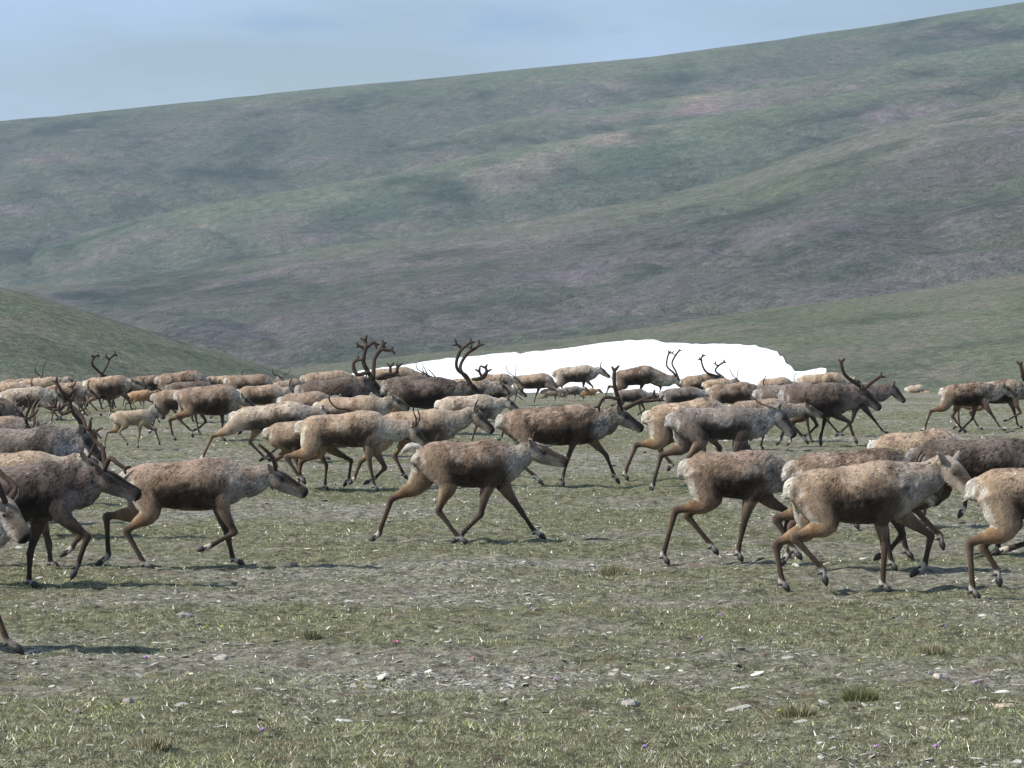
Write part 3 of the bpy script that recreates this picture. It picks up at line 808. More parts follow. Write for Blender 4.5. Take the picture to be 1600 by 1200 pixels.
    # antlers
    if ant:
        if isinstance(ant, str): ant = (ant, .95 if ant == 'bull' else .6 if ant == 'young' else .42 if ant == 'cow' else .28)
        kind, hgt = ant[0], ant[1] * k
        thick = {'bull': .024, 'young': .019, 'cow': .010, 'spike': .015}.get(kind, .02) * k * (ant[2] if len(ant) > 2 and not isinstance(ant[2], list) else 1)
        a0 = H(.06, .015)
        if kind == 'trace':      # polylines measured on the photo; each: (side, relative thickness, points)
            sides = {}
            for sg, rt, pts in ant[2]:
                y0 = sg * .045 * k; n = len(pts)
                q3 = []
                for i_, p in enumerate(pts):
                    yv = y0 + sg * ant[3] * min(1, .25 + i_ / max(1, n - 1)) if rt >= .95 else sg * (.045 * k + ant[3] * .8)
                    v_ = loc(p, yv); q3.append(conv(v_, yv) if turn else v_)
                q3 = np.array(q3)
                if rt >= .95: q3[0] = a0 + np.array([0, y0, 0])
                r0 = ant[1] * rt * ((1.15 if s > 130 else 1.6) if ant[1] >= .018 else 1.1)
                rd = np.linspace(r0, r0 * (.62 if ant[1] < .018 else .82), n)
                rd = rd * (1 + .10 * np.sin(np.arange(n) * 2.3 + sg))
                sides.setdefault(sg, []).append(tube(q3, rd, rd * .8, 9, 3))
                if ant[1] >= .018:      # forked, slightly flattened velvet tips
                    dv = q3[-1] - q3[-2]; dv /= np.linalg.norm(dv)
                    for q_ in (-1, 1):
                        a_ = q_ * rr.uniform(.5, 1.0); d2 = np.array([dv[0] * math.cos(a_) - dv[2] * math.sin(a_), dv[1] + q_ * .2, dv[0] * math.sin(a_) + dv[2] * math.cos(a_)])
                        l_ = rr.uniform(.05, .10) * k; b_ = q3[-1] - dv * .02 * k
                        sides[sg].append(tube([b_, b_ + d2 * l_ * .55, b_ + d2 * l_], [rd[-1] * .95, rd[-1] * .8, rd[-1] * .5], None, 8, 2))
            for sg, ps in sides.items():
                mV, mF = join(ps); mesh_from('antler', mV, mF, M_ANT if ant[1] > .012 else M_ANT2, True, root)
        else:
            # frame leans with the head only a little
            lean = np.arctan2(e[2], e[0]) + .55
            c_, s_ = math.cos(lean * .5), math.sin(lean * .5)
            for sg in (-1, 1):
                ps = []
                jit = 1 + (rr.random() - .5) * .12
                for pts, spread, rt in ANT[kind]:
                    q3 = []
                    for (bx, bz_) in pts:
                        x_ = (bx * c_ - bz_ * s_) * hgt * jit; z_ = (bx * s_ + bz_ * c_) * hgt * jit
                        yv = sg * (.045 * k + spread * hgt * min(1.0, (abs(bz_) + .08) * 1.5))
                        if spread < .1: yv = sg * (.04 * k + spread * hgt)
                        q3.append(a0 + e * 0 + np.array([x_, yv, z_]))
                    n = len(q3); rd = np.linspace(thick * rt, thick * rt * .6, n)
                    ps.append(tube(np.array(q3), rd, rd * .85, 9, 3))
                mV, mF = join(ps); mesh_from('antler', mV, mF, M_ANT if kind in ('bull', 'young', 'spike') else M_ANT2, True, root)
    return root

def swap(n):
    P = POSES[n]; POSES[n + '~'] = {'NH': P['FH'], 'FH': P['NH'], 'NF': P['FF'], 'FF': P['NF']}

# --- the nearest animals, every joint measured
caribou('brown caribou trotting alone in the open centre, white tail raised, legs striding wide',
        (652, 694), (778, 686), 849, (836, 690), (889, 716),
        dict(NH=[(685, 797), (716, 838), (731, 849)], FH=[(611, 779), (592, 833), (577, 850)],
             NF=[(751, 803), (721, 834), (705, 848)], FF=[(813, 796), (835, 829), (853, 841)]),
        'trot', 'brown', ant=('spike', .14, .7), belly=757, tail='up')
caribou('tan caribou walking in the right foreground, one forefoot lifted high, face partly behind its neighbour',
        (1239, 741), (1391, 721), 926, (1489, 716), (1540, 768),
        dict(NH=[(1240, 839), (1285, 889), (1291, 914)], FH=[(1212, 850), (1222, 909), (1232, 926)],
             NF=[(1382, 855), (1379, 911), (1391, 925)], FF=[(1455, 837), (1445, 881), (1423, 901)]),
        'walk', 'tan', ant=None, belly=816, headyaw=-.75)
caribou('brown caribou with bright rump walking just behind and left of the right foreground tan one',
        (1072, 712), (1188, 703), 882, (1268, 724), (1318, 768),
        dict(NH=[(1055, 797), (1036, 866), (1045, 884)], FH=[(1073, 804), (1111, 851), (1122, 866)],
             NF=[(1161, 822), (1153, 862), (1159, 875)], FF=[(1233, 800), (1224, 843), (1214, 861)]),
        'step', 'brown', ant=None, belly=776)
caribou('foreground tan caribou cut by the right edge, only rump and hind legs in view',
        (1524, 741), (1684, 724), 938, (1780, 722), (1840, 775),
        dict(NH=[(1514, 848), (1519, 920), (1529, 936)], FH=[(1535, 853), (1559, 892), (1563, 917)],
             NF=[(1665, 850), (1662, 922), (1672, 936)], FF=[(1625, 842), (1574, 858), (1548, 866)]),
        None, 'tan', ant=None, belly=810)
caribou('dark-legged brown caribou running with low head in the left foreground, velvet spike curving back',
        (196, 730), (343, 715), 889, (430, 730), (482, 764),
        dict(NH=[(197, 829), (225, 879), (240, 890)], FH=[(166, 806), (169, 867), (149, 885)],
             NF=[(367, 831), (329, 852), (309, 860)], FF=[(356, 838), (364, 873), (381, 881)]),
        'run', 'brown', ant=('trace', .017, [(-1, 1, [(436, 727), (426, 716), (412, 700), (404, 694)]), (1, 1, [(434, 727), (428, 716), (420, 706), (410, 699)])], .10), belly=795)
caribou('shaggy dark bull with ragged grey throat in the left foreground, head lowered to the right',
        (-82, 738), (82, 722), 919, (162, 730), (243, 780),
        dict(NH=[(-85, 840), (-60, 900), (-45, 916)], FH=[(-120, 835), (-135, 895), (-150, 914)],
             NF=[(137, 838), (122, 880), (112, 904)], FF=[(47, 864), (45, 907), (57, 919)]),
        None, 'dark', ant=('trace', .019, [(-1, 1, [(166, 728), (172, 716), (184, 724), (197, 733)]), (1, 1, [(162, 728), (160, 700), (150, 690), (138, 668)])], .10), belly=812, rag=1.4)
caribou('pale shaggy caribou nearest the viewer, cut by the left edge, head and one forefoot showing',
        (-240, 788), (-46, 770), 1023, (10, 780), (60, 834),
        dict(NH=[(-320, 925), (-300, 1000), (-285, 1021)], FH=[(-290, 920), (-270, 990), (-250, 1012)],
             NF=[(-16, 930), (10, 1002), (36, 1022)], FF=[(-95, 925), (-120, 985), (-130, 1012)]),
        None, 'pale', ant=('trace', .02, [(-1, 1, [(8, 770), (-8, 750), (-30, 722), (-40, 690)]), (1, 1, [(10, 770), (24, 762), (-4, 735), (-10, 700)])], .15), belly=878, headyaw=-.6, rag=1.3)
caribou('tan caribou mostly hidden behind the shaggy dark bull at left, its sunlit back showing above',
        (-84, 716), (60, 708), 890, (138, 712), (186, 748),
        dict(NH=[(-90, 810), (-70, 868), (-55, 886)], FH=[(-60, 812), (-30, 862), (-20, 876)],
             NF=[(125, 838), (112, 858), (95, 871)], FF=[(76, 850), (79, 882), (89, 890)]),
        None, 'tan', ant=('trace', .014, [(-1, 1, [(142, 710), (150, 690), (146, 672)])], .08))
caribou('tan caribou with grey neck and two short spikes, left of centre behind the lone trotter',
        (469, 654), (580, 642), 768, (650, 664), (672, 698),
        dict(NH=[(447, 714), (468, 745), (478, 756)], FH=[(470, 722), (466, 752), (456, 764)],
             NF=[(578, 727), (585, 759), (590, 769)], FF=[(602, 731), (586, 747), (568, 757)]),
        'jog', 'tan', ant=('trace', .013, [(-1, 1, [(658, 669), (650, 654), (646, 644)]), (1, 1, [(661, 666), (656, 652), (652, 640)])], .05), belly=698)
caribou('bull with a ragged red-brown coat walking right of centre, head low under dark velvet antlers',
        (784, 642), (916, 631), 761, (970, 637), (1017, 673),
        dict(NH=[(800, 712), (835, 742), (849, 757)], FH=[(790, 715), (775, 745), (765, 757)],
             NF=[(889, 710), (879, 744), (880, 761)], FF=[(947, 710), (959, 740), (968, 755)]),
        'stride', 'brown', ant=('trace', .020, [(-1, 1, [(982, 640), (966, 622), (960, 600), (960, 576)]), (-1, .8, [(966, 622), (945, 620), (934, 636)]),
             (1, 1, [(985, 640), (1000, 626), (1022, 618)]), (1, .8, [(1000, 626), (1020, 625), (1034, 622)])], .18), belly=693, rag=2.0)
caribou('grey-necked caribou standing tall right of centre, head up, thin antlers laid back',
        (1049, 641), (1164, 634), 769, (1221, 636), (1246, 677),
        dict(NH=[(1075, 716), (1088, 755), (1098, 766)], FH=[(1033, 711), (1020, 758), (1018, 771)],
             NF=[(1150, 722), (1150, 758), (1157, 768)], FF=[(1180, 714), (1190, 752), (1200, 762)]),
        'stand', 'grey', ant=('trace', .011, [(-1, 1, [(1219, 634), (1190, 630), (1175, 618), (1168, 605)]), (1, 1, [(1221, 634), (1228, 628), (1243, 626)])], .12), belly=684)
caribou('tan caribou stepping off just behind the grey-necked one right of centre, forequarters hidden',
        (1012, 640), (1108, 624), 753, (1168, 642), (1196, 672),
        dict(NH=[(994, 697), (976, 742), (981, 752)], FH=[(1030, 703), (1050, 728), (1043, 738)],
             NF=[(1100, 708), (1098, 743), (1104, 752)], FF=[(1125, 702), (1120, 730), (1112, 736)]),
        None, 'tan', ant=None)
caribou('tan caribou whose dark face and spikes show just above the back of the lone trotter',
        (597, 647), (688, 640), 758, (746, 639), (775, 672),
        dict(NH=[(563, 722), (554, 747), (546, 760)], FH=[(616, 712), (630, 740), (636, 748)],
             NF=[(690, 716), (690, 748), (696, 757)], FF=[(712, 712), (715, 740), (705, 748)]),
        None, 'tan', ant=('spike', .17))
caribou('small caribou with curled white rump markings, half hidden by the one with two short spikes',
        (418, 664), (500, 654), 766, (558, 652), (592, 682),
        dict(NH=[(462, 716), (470, 742), (476, 750)], FH=[(430, 718), (420, 752), (426, 764)],
             NF=[(510, 727), (508, 758), (512, 767)], FF=[(549, 719), (545, 747), (537, 760)]),
        None, 'tan', ant=('trace', .014, [(-1, 1, [(562, 650), (545, 640), (526, 637), (514, 622), (522, 608), (536, 599)])], .06))
for n in list(POSES): swap(n)

def C(label, tx, ty, wx, wy, g, pose, coat='brown', poll=None, nose=None, ant=None, **k):
    s = .4444 * (g - HY)
    if poll is None:
        kk = (g - wy) / 1.12; poll = (wx + .52 * kk, wy + .05 * kk); nose = (wx + .78 * kk, wy + .34 * kk)
    if ant is None and not k.get('calf'):       # many of the cows carry short new growth
        q = (int(tx) * 7 + int(g) * 3) % 5
        ant = (('spike', .20), None, ('cow', .34), ('spike', .28), None)[q]
    return caribou(label, (tx, ty), (wx, wy), g, poll, nose, None, pose, coat, ant, **k)

# --- right foreground, second rank
C('brown caribou walking between the two right foreground ones, its mottled back above the tan one', 1238, 716, 1384, 702, 893, 'jog', 'brown', (1440, 738), (1468, 776), rag=2.0)
C('big dark-backed bull behind the pair at the right edge of the foreground, head unseen', 1428, 694, 1575, 684, 872, 'walk~', 'dark', (1655, 690), (1700, 730), ('young', .7), rag=1.6)
C('tan caribou showing only its rounded rump and back above the big dark bull at right', 1366, 684, 1474, 672, 828, 'step', 'tan', (1545, 690), (1580, 716))
# --- left, second rank
C('pale-necked bull with tall dark branching antlers at left, muzzle hanging over the backs in front', -28, 676, 84, 665, 842, 'stand', 'grey', (134, 671), (163, 716),
  ('trace', .019, [(-1, 1, [(138, 668), (124, 656), (112, 640), (108, 622), (96, 610), (87, 594)]), (-1, .8, [(112, 640), (98, 646), (90, 636)]), (-1, .7, [(108, 622), (116, 606)]),
                   (-1, .8, [(128, 664), (140, 671), (152, 674)]), (1, 1, [(134, 668), (128, 650), (106, 630), (92, 640), (84, 632)]), (1, .7, [(106, 630), (116, 616), (112, 602)])], .22), rag=1.3)
C('dark bull at the left edge whose lowered head ends among the second row of backs', -95, 676, 14, 664, 822, 'trot', 'dark', (50, 672), (74, 706),
  ('trace', .017, [(-1, 1, [(48, 672), (40, 656), (46, 636), (42, 618)]), (-1, .8, [(42, 656), (54, 648), (60, 640)]), (1, 1, [(50, 672), (54, 655), (50, 640)])], .15), rag=1.5)
C('brown caribou at the left edge with a thin dark antler, standing over the lowered bull', -70, 658, 24, 650, 790, 'walk', 'brown', (66, 664), (86, 690), ('cow', .4))
C('very dark caribou at the left edge, head sinking among the herd, in the middle rows', -78, 632, 2, 622, 716, 'jog', 'dark', (30, 640), (46, 662))
# --- left, middle rows
C('pale caribou with grey neck left of centre, stretched hind legs clear of the grass', 364, 640, 460, 627, 722, 'trot~', 'pale', (508, 636), (532, 660))
caribou('small pale calf walking alone on the grass at left', (176, 645), (226, 640), 703, (246, 634), (262, 656),
        dict(NH=[(186, 676), (197, 690), (200, 697)], FH=[(167, 677), (163, 695), (164, 702)], NF=[(218, 680), (215, 694), (216, 701)], FF=[(243, 674), (248, 689), (250, 696)]),
        'calfwalk', 'calfpale', calf=True, belly=665)
swap('calfwalk')
C('brown caribou walking with lowered head at left, right behind the pale calf', 277, 609, 354, 601, 690, 'walk', 'brown', (382, 618), (400, 636), belly=648)
C('caribou with white rump patch between the pale calf and the one with lowered head', 240, 613, 308, 606, 680, 'jog', 'brown', (350, 622), (368, 640))
C('orange-brown calf tucked between adults at left', 202, 613, 229, 609, 646, 'calfwalk', 'calf', calf=True)
C('slender brown caribou at left with a white muzzle, under the pair of dark antlers', 133, 592, 188, 586, 652, 'stride', 'tan', (209, 592), (230, 604))
caribou('bull seen from behind at left, two upright velvet antlers rising over a brown back', (146, 592), (172, 592), 642, (160, 586), (164, 600), None, 'stand', 'dark',
        ('trace', .022, [(-1, 1, [(152, 583), (149, 570), (151, 558), (156, 555)]), (1, 1, [(165, 583), (165, 570), (168, 560), (174, 554)]), (1, .8, [(167, 562), (163, 556)]), (-1, .8, [(151, 560), (149, 555)])], .10), turn=1.15, size=1.08)
C('pale caribou with whitish neck in the middle rows at the left edge', 4, 610, 62, 604, 674, 'step~', 'pale', (90, 611), (104, 628))
C('brown caribou with sharp dark face at far left, pale throat showing', 33, 594, 84, 589, 645, 'walk', 'tan', (110, 590), (126, 607))
C('brown caribou at far left showing thin grey upright antlers', -8, 594, 42, 591, 636, 'stand', 'brown', (66, 589), (80, 600), ('trace', .014, [(-1, 1, [(66, 588), (57, 582), (55, 573), (59, 565)]), (1, 1, [(68, 588), (67, 577), (73, 562)])], .10))
C('tan caribou in the far left rows between the whitish-necked one and the skyline backs', -30, 601, 26, 597, 656, 'jog', 'tan', (52, 602), (66, 614))
C('brown caribou back showing behind the orange-brown calf', 208, 590, 246, 586, 638, 'walk~', 'brown')
C('rounded dark-brown caribou on the skyline above the pale calf', 246, 586, 305, 578, 648, 'stride~', 'brown', (330, 592), (340, 610), rag=1.4)
C('brown caribou back glimpsed between two rounded skyline backs left of centre', 318, 590, 358, 587, 634, 'step', 'tan')
C('brown caribou with small white tail on the skyline left of centre', 353, 588, 412, 584, 645, 'walk', 'brown', (432, 597), (444, 612))
caribou('tan caribou seen three-quarters from behind left of centre, below thin antlers', (426, 599), (460, 592), 666, (488, 596), (500, 610), None, 'step', 'tan', None, turn=.75, size=.98)
caribou('caribou facing away left of centre, thin antlers spread above the tan rump', (426, 594), (446, 592), 643, (438, 588), (442, 600), None, 'stand', 'brown',
        ('trace', .014, [(-1, 1, [(434, 588), (429, 584), (428, 576)]), (1, 1, [(441, 588), (447, 584), (451, 577)])], .08), turn=1.1, size=.95)
C('light tan caribou back on the skyline just left of the snow', 460, 585, 534, 579, 650, 'walk', 'tan', (575, 590), (590, 604))
C('long dark bull with the largest black antlers, left of the snow', 467, 600, 546, 591, 676, 'stride', 'dark', (583, 592), (602, 618),
  ('trace', .030, [(-1, 1, [(586, 590), (574, 580), (568, 566), (571, 548), (574, 540)]), (-1, .8, [(571, 550), (566, 543), (559, 541)]), (-1, .8, [(573, 542), (570, 531)]), (-1, .9, [(574, 543), (583, 536), (588, 540)]),
                   (1, 1, [(590, 590), (584, 574), (586, 560), (594, 548), (599, 542)]), (1, .8, [(598, 543), (600, 536)]), (1, .9, [(597, 546), (606, 548), (613, 547)]), (-1, .9, [(576, 582), (558, 586), (552, 570), (560, 562)]),
                   (-1, .9, [(588, 592), (604, 586), (618, 584), (622, 572)]), (1, .9, [(590, 592), (606, 590), (622, 586)]), (-1, .7, [(610, 586), (610, 572)])], .16), size=1.2)
C('tan caribou with a stretched grey neck in the middle rows left of centre', 495, 625, 580, 617, 714, 'walk~', 'tan', (618, 619), (640, 634))
C('dark red-brown bull left of the snow, tall forked antlers against the white', 602, 597, 690, 589, 680, 'jog~', 'dark', (735, 596), (756, 616),
  ('trace', .024, [(-1, 1, [(738, 594), (728, 586), (716, 578), (713, 566), (718, 550), (725, 542), (737, 533)]), (-1, .8, [(722, 546), (717, 539), (712, 537)]), (1, 1, [(742, 594), (720, 578), (722, 564), (732, 550), (742, 544), (750, 537)]),
                   (1, .8, [(738, 547), (735, 541)]), (-1, .9, [(738, 592), (750, 590), (760, 580), (758, 572)]), (1, .9, [(742, 592), (756, 590), (762, 578)]), (-1, .8, [(752, 586), (748, 578)])], .16), rag=1.6, size=1.2)
C('pale tan caribou in the middle rows right behind the lone trotter, white tail tuft', 685, 622, 760, 616, 700, 'step', 'pale', (796, 622), (814, 640), ('spike', .2))
C('tan caribou with light sandy back before the left end of the snow', 580, 578, 636, 573, 634, 'walk', 'tan', (668, 584), (680, 596), ('trace', .014, [(-1, 1, [(664, 582), (652, 576), (650, 565)]), (1, 1, [(668, 582), (663, 575), (659, 568)])], .10))
C('brown caribou before the snow, thin pale antlers, directly right of the tall forked antlers', 750, 586, 790, 583, 637, 'walk', 'tan', (806, 588), (818, 600), ('trace', .012, [(-1, 1, [(802, 588), (793, 580), (791, 570)]), (1, 1, [(808, 588), (805, 580), (809, 570)])], .10))
C('brown caribou standing with its head down before the snow left of the palest one', 800, 589, 850, 583, 634, 'step~', 'tan', (868, 598), (876, 614))
C('palest sandy caribou standing whole against the snow', 866, 577, 918, 570, 626, 'stand~', 'pale', (940, 574), (957, 590))
C('shaggy brown caribou against the snow with long slim velvet antlers', 948, 581, 1012, 571, 633, 'step', 'brown', (1060, 590), (1077, 608),
  ('trace', .018, [(-1, 1, [(1066, 592), (1052, 582), (1042, 572), (1043, 558), (1046, 550)]), (1, 1, [(1068, 592), (1056, 580), (1050, 568), (1055, 556), (1062, 547)]), (-1, .7, [(1046, 552), (1051, 551)])], .12), rag=1.6)
C('brown caribou low against the snow with knobbly spread antlers', 1066, 590, 1106, 584, 642, 'walk', 'brown', (1130, 588), (1142, 600),
  ('trace', .018, [(-1, 1, [(1126, 588), (1106, 583), (1098, 572), (1096, 560), (1099, 555)]), (-1, .8, [(1097, 564), (1093, 561)]), (1, 1, [(1128, 588), (1118, 580), (1122, 572), (1132, 565)]), (1, .8, [(1122, 572), (1117, 568)])], .12))
C('brown caribou with a cream and chestnut rump before the right half of the snow', 1107, 604, 1166, 597, 668, 'jog', 'brown', (1196, 604), (1210, 620), rag=1.6)
C('thin-antlered caribou almost hidden behind the cream and chestnut rump', 1108, 596, 1134, 592, 645, 'walk', 'tan', (1152, 593), (1162, 603), ('trace', .012, [(-1, 1, [(1150, 592), (1143, 585), (1140, 575)]), (1, 1, [(1154, 592), (1152, 584), (1155, 576)])], .08))
C('tan caribou back in front of the right end of the snow', 1186, 594, 1226, 589, 640, 'stride', 'tan', (1245, 597), (1255, 607))
C('light brown caribou back on the skyline behind the big striding bull', 1248, 588, 1306, 582, 645, 'walk~', 'tan', (1338, 590), (1352, 604))
C('grey-brown caribou with a white tail behind the big striding bull at right', 1182, 606, 1262, 598, 692, 'jog', 'grey', (1300, 606), (1320, 625))
C('big dark bull striding at right, one long bare antler curving up over its neck', 1224, 606, 1306, 598, 698, 'stride~', 'dark', (1350, 606), (1380, 637),
  ('trace', .023, [(-1, 1, [(1352, 605), (1336, 598), (1322, 588), (1316, 576), (1314, 564)]), (1, 1, [(1352, 605), (1362, 598), (1378, 587)])], .16), size=1.22)
C('dark-faced caribou with tiny spikes leading the group at right', 1272, 606, 1346, 600, 683, 'trot', 'dark', (1398, 602), (1418, 628), ('spike', .10))
C('brown caribou in the middle rows under the belly of the big striding bull', 1140, 630, 1212, 623, 706, 'step~', 'brown', (1262, 632), (1288, 648))
C('mottled caribou at far right with cream rump, partly behind its neighbour', 1473, 603, 1534, 596, 676, 'trot~', 'brown', (1570, 600), (1590, 616), rag=2.5)
C('mottled caribou at the right edge with a single thick upright antler', 1513, 602, 1582, 592, 672, 'run', 'tan', (1612, 600), (1632, 616), ('trace', .030, [(-1, 1, [(1610, 598), (1600, 592), (1597, 580), (1594, 568)])], .12), rag=2.5)
C('small orange-brown calf legs and belly seen under the palest caribou', 908, 609, 926, 606, 630, 'calfwalk', 'calf', calf=True)
C('small sandy calf before the snow under the shaggy brown caribou', 1030, 612, 1052, 608, 636, 'calfwalk~', 'calfpale', calf=True)
C('grey caribou crowded under the shaggy brown one with slim antlers, before the snow', 1022, 610, 1084, 605, 662, 'walk~', 'grey', (1112, 612), (1126, 626))
C('dusky calf under the belly of the caribou standing with its head down by the snow', 846, 609, 872, 606, 634, 'calfwalk~', 'calfpale', calf=True)
C('dark caribou half hidden beneath the slender one with a white muzzle at left', 120, 606, 168, 602, 646, 'run', 'dark', (192, 610), (206, 624))
C('small brown caribou crowded behind the dark branching antlers at left', 66, 605, 116, 601, 657, 'trot~', 'brown', (140, 606), (154, 620))
C('brown caribou filling the gap behind the stretched grey neck left of centre', 438, 618, 500, 612, 700, 'jog~', 'brown', (534, 620), (552, 638))
C('dark caribou between the largest black antlers and the tall forked antlers', 600, 592, 650, 586, 655, 'walk', 'dark', (682, 590), (698, 604), ('trace', .014, [(-1, 1, [(678, 590), (664, 584), (660, 575)]), (1, 1, [(680, 590), (674, 582), (668, 576)])], .1))
C('tan caribou squeezed between two brown backs under the large snow patch', 700, 594, 752, 589, 660, 'step', 'tan', (784, 597), (798, 612))
C('brown caribou in the skyline crowd right of the bull seen from behind', 160, 596, 205, 592, 640, 'stride', 'brown', (226, 598), (238, 608))
C('dark little calf between the legs of the palest caribou before the snow', 878, 606, 902, 603, 632, 'calfwalk', 'grey', calf=True)
C('grey caribou tucked low left of the shaggy brown one, before the snow', 950, 611, 1000, 607, 652, 'jog', 'grey', (1022, 614), (1034, 626))
C('brown caribou in the crowd under the first thin-antlered one before the snow', 738, 605, 788, 601, 652, 'stand~', 'brown', (812, 606), (824, 618))
C('tan caribou packed behind the small brown one in the far left crowd', 84, 600, 128, 596, 648, 'jog', 'tan', (150, 602), (162, 612))
C('brown caribou packed between the white-rumped one and the skyline at left', 262, 600, 316, 596, 662, 'step~', 'dark', (344, 604), (358, 618))
C('tan caribou packed under the small white-tailed one left of centre', 372, 606, 428, 601, 668, 'run', 'tan', (456, 606), (470, 620))
# beyond the edge of the plateau
caribou('cream caribou grazing far off beyond the plateau edge at right', (1416, 604), (1438, 601), 610, (1446, 612), (1450, 622), None, 'stand', 'pale', None, D=125, size=1.02)
caribou('tiny orange calf beside the far cream caribou', (1441, 614), (1450, 611), 610, (1454, 612), (1457, 617), None, 'calfwalk', 'calf', None, D=122, calf=True, size=.6)
caribou('far pale caribou lying low behind the dark-faced leader', (1386, 620), (1398, 617), 610, (1402, 616), (1406, 622), None, 'stand', 'pale', None, D=128, size=.62)


# ------------------------------------------------------------------ what grows and lies on the tundra
def scatter(n, r0, r1, px0=-160, px1=1760):
    py = RNG.uniform(r0, r1, n); px = RNG.uniform(px0, px1, n); D = K / (py - HY)
    return (px - 800) / F * D, D

def grass():
    n = 520000
    X, D = scatter(n, 640, 1290)
    v, g = veg_map(X, D)
    P = np.stack([X, D, X * 0], 1); cl = fbm(P, 3.2, 77, 3); fine = vnoise(P, 9, 90)
    keep = RNG.random(n) < np.clip(0.26 + 0.62 * v * (0.35 + 1.1 * sstep(.4, .6, cl)) + .25 * sstep(.62, .72, fine), 0, 1)
    X, D, v, cl, P = X[keep], D[keep], v[keep], cl[keep], P[keep]; n = len(X)
    Z = ground_z(X, D)
    h = RNG.uniform(.008, .034, n) * (0.5 + 0.6 * v) * (1 + 1.3 * (RNG.random(n) < .03))
    wd = np.maximum(.0022, D * .00012) * RNG.uniform(.7, 1.4, n)
    cat = RNG.random(n) < .02; wd = np.where(cat, wd * 2.2, wd); h = np.where(cat, RNG.uniform(.016, .034, n), h)
    a = RNG.uniform(0, 2 * np.pi, n); lean = RNG.uniform(.1, 1.8, n)
    T = RNG.uniform(0, 2 * np.pi, n)
    B = np.stack([X, D, Z - .004], 1); W_ = np.stack([np.cos(a) * wd, np.sin(a) * wd * .4, 0 * wd], 1)
    tip = B + np.stack([np.cos(T) * h * lean, np.sin(T) * h * lean, h], 1)
    V = np.stack([B - W_, B + W_, tip], 1).reshape(-1, 3)
    Fq = np.arange(n * 3).reshape(-1, 3)
    green = np.array([.130, .152, .062]); olive = np.array([.220, .212, .128]); straw = np.array([.46, .43, .33]); rust = np.array([.17, .10, .06])
    r = RNG.random(n)[:, None]; vv = (sstep(.45, .68, cl) * v)[:, None]
    C = np.where(r < .16 + .62 * vv, green, np.where(r < .84, olive, np.where(r < .95, straw, rust)))
    C = np.where(cat[:, None], np.array([.48, .46, .41]), C)
    tone = .75 + .6 * fbm(P, 1.3, 55, 3)[:, None] + .5 * sstep(.45, .65, cl)[:, None] * v[:, None]
    C = C * np.exp(RNG.normal(0, .42, n))[:, None] * tone
    o = mesh_from('tundra_grass', V, Fq, M_GRASS, False, None, np.repeat(C, 3, 0)); tag(o, kind='stuff')
grass()

def slabs(X, D, R, H, name, col, tilt=.18, seg=7, sink=.3):
    n = len(X); Z = ground_z(X, D)
    th = np.linspace(0, 2 * np.pi, seg, endpoint=False)[None] + RNG.uniform(0, 6, n)[:, None]
    rad = R[:, None] * RNG.uniform(.6, 1.15, (n, seg)); el = RNG.uniform(.5, 1.0, n)[:, None]
    rx, ry = np.cos(th) * rad, np.sin(th) * rad * el
    tx_, ty_ = RNG.normal(0, tilt, n)[:, None], RNG.normal(0, tilt, n)[:, None]
    V = []
    for f, zf in ((1.0, -1.0), (1.06, .1), (.82, 1.0), (.0, 1.12)):
        x_ = rx * f; y_ = ry * f; z_ = H[:, None] * (zf + RNG.normal(0, .10, (n, seg))) + x_ * tx_ + y_ * ty_
        V.append(np.stack([X[:, None] + x_, D[:, None] + y_, Z[:, None] + H[:, None] * (1 - sink * 2) * .5 + z_], -1))
    V = np.stack(V, 1)          # n, 4, seg, 3
    i = np.arange(n * 4 * seg).reshape(n, 4, seg); j = np.roll(i, -1, 2)
    Fq = np.stack([i[:, :-1], j[:, :-1], j[:, 1:], i[:, 1:]], -1).reshape(-1, 4)
    C = np.repeat(col, 4 * seg, 0)
    return mesh_from(name, V.reshape(-1, 3), Fq, M_STONE, False, None, C)

def pebbles():
    n = 130000
    X, D = scatter(n, 650, 1290)
    v, g = veg_map(X, D); P = np.stack([X, D, X * 0], 1); cl = fbm(P, 2.1, 33, 3)
    keep = RNG.random(n) < np.clip(.02 + .75 * g * sstep(.42, .62, cl) + .12 * (1 - v), 0, 1)
    X, D = X[keep], D[keep]; n = len(X)
    R = np.clip(RNG.lognormal(-4.55, .60, n), .004, .05) * (1 + np.clip(D - 25, 0, 60) * .012); H = R * RNG.uniform(.05, .16, n)
    t = RNG.random(n)[:, None]
    C = np.where(t < .6, np.array([.40, .385, .335]), np.where(t < .72, np.array([.52, .505, .455]), np.array([.20, .175, .15]))) * np.exp(RNG.normal(0, .22, n))[:, None]
    o = slabs(X, D, R, H, 'pebbles', C, .22); tag(o, kind='stuff')
pebbles()

def at_px(px, py):
    D = K / (py - HY); return (px - 800) / F * D, D

ROCKS = [
    (452, 881, .085, .030, (.13, .12, .11), 'dark flat rock on the grass just right of the running caribou with the low head'),
    (206, 1103, .050, .020, (.27, .25, .22), 'grey tilted stone near the lower left corner'),
    (1152, 1107, .08, .014, (.40, .38, .34), 'broad pale slab lying low right of the bottom centre'),
    (985, 1098, .075, .022, (.33, .31, .28), 'wide flat stone with a shaded end, bottom centre right'),
    (276, 926, .022, .030, (.36, .35, .33), 'small upright pale stone below the low-headed running caribou'),
    (292, 965, .060, .022, (.30, .28, .26), 'flat grey stone among straw, a step below the small upright one'),
    (1572, 1112, .075, .018, (.42, .36, .26), 'tan rounded stone close to the lower right edge'),
    (1470, 1068, .050, .020, (.45, .41, .36), 'cream stone in the grass left of a purple flower at lower right'),
    (540, 1124, .060, .008, (.48, .48, .44), 'thin whitish slab at lower left of centre'),
    (1085, 1138, .025, .012, (.50, .49, .46), 'white lump of stone near the bottom right of centre'),
]
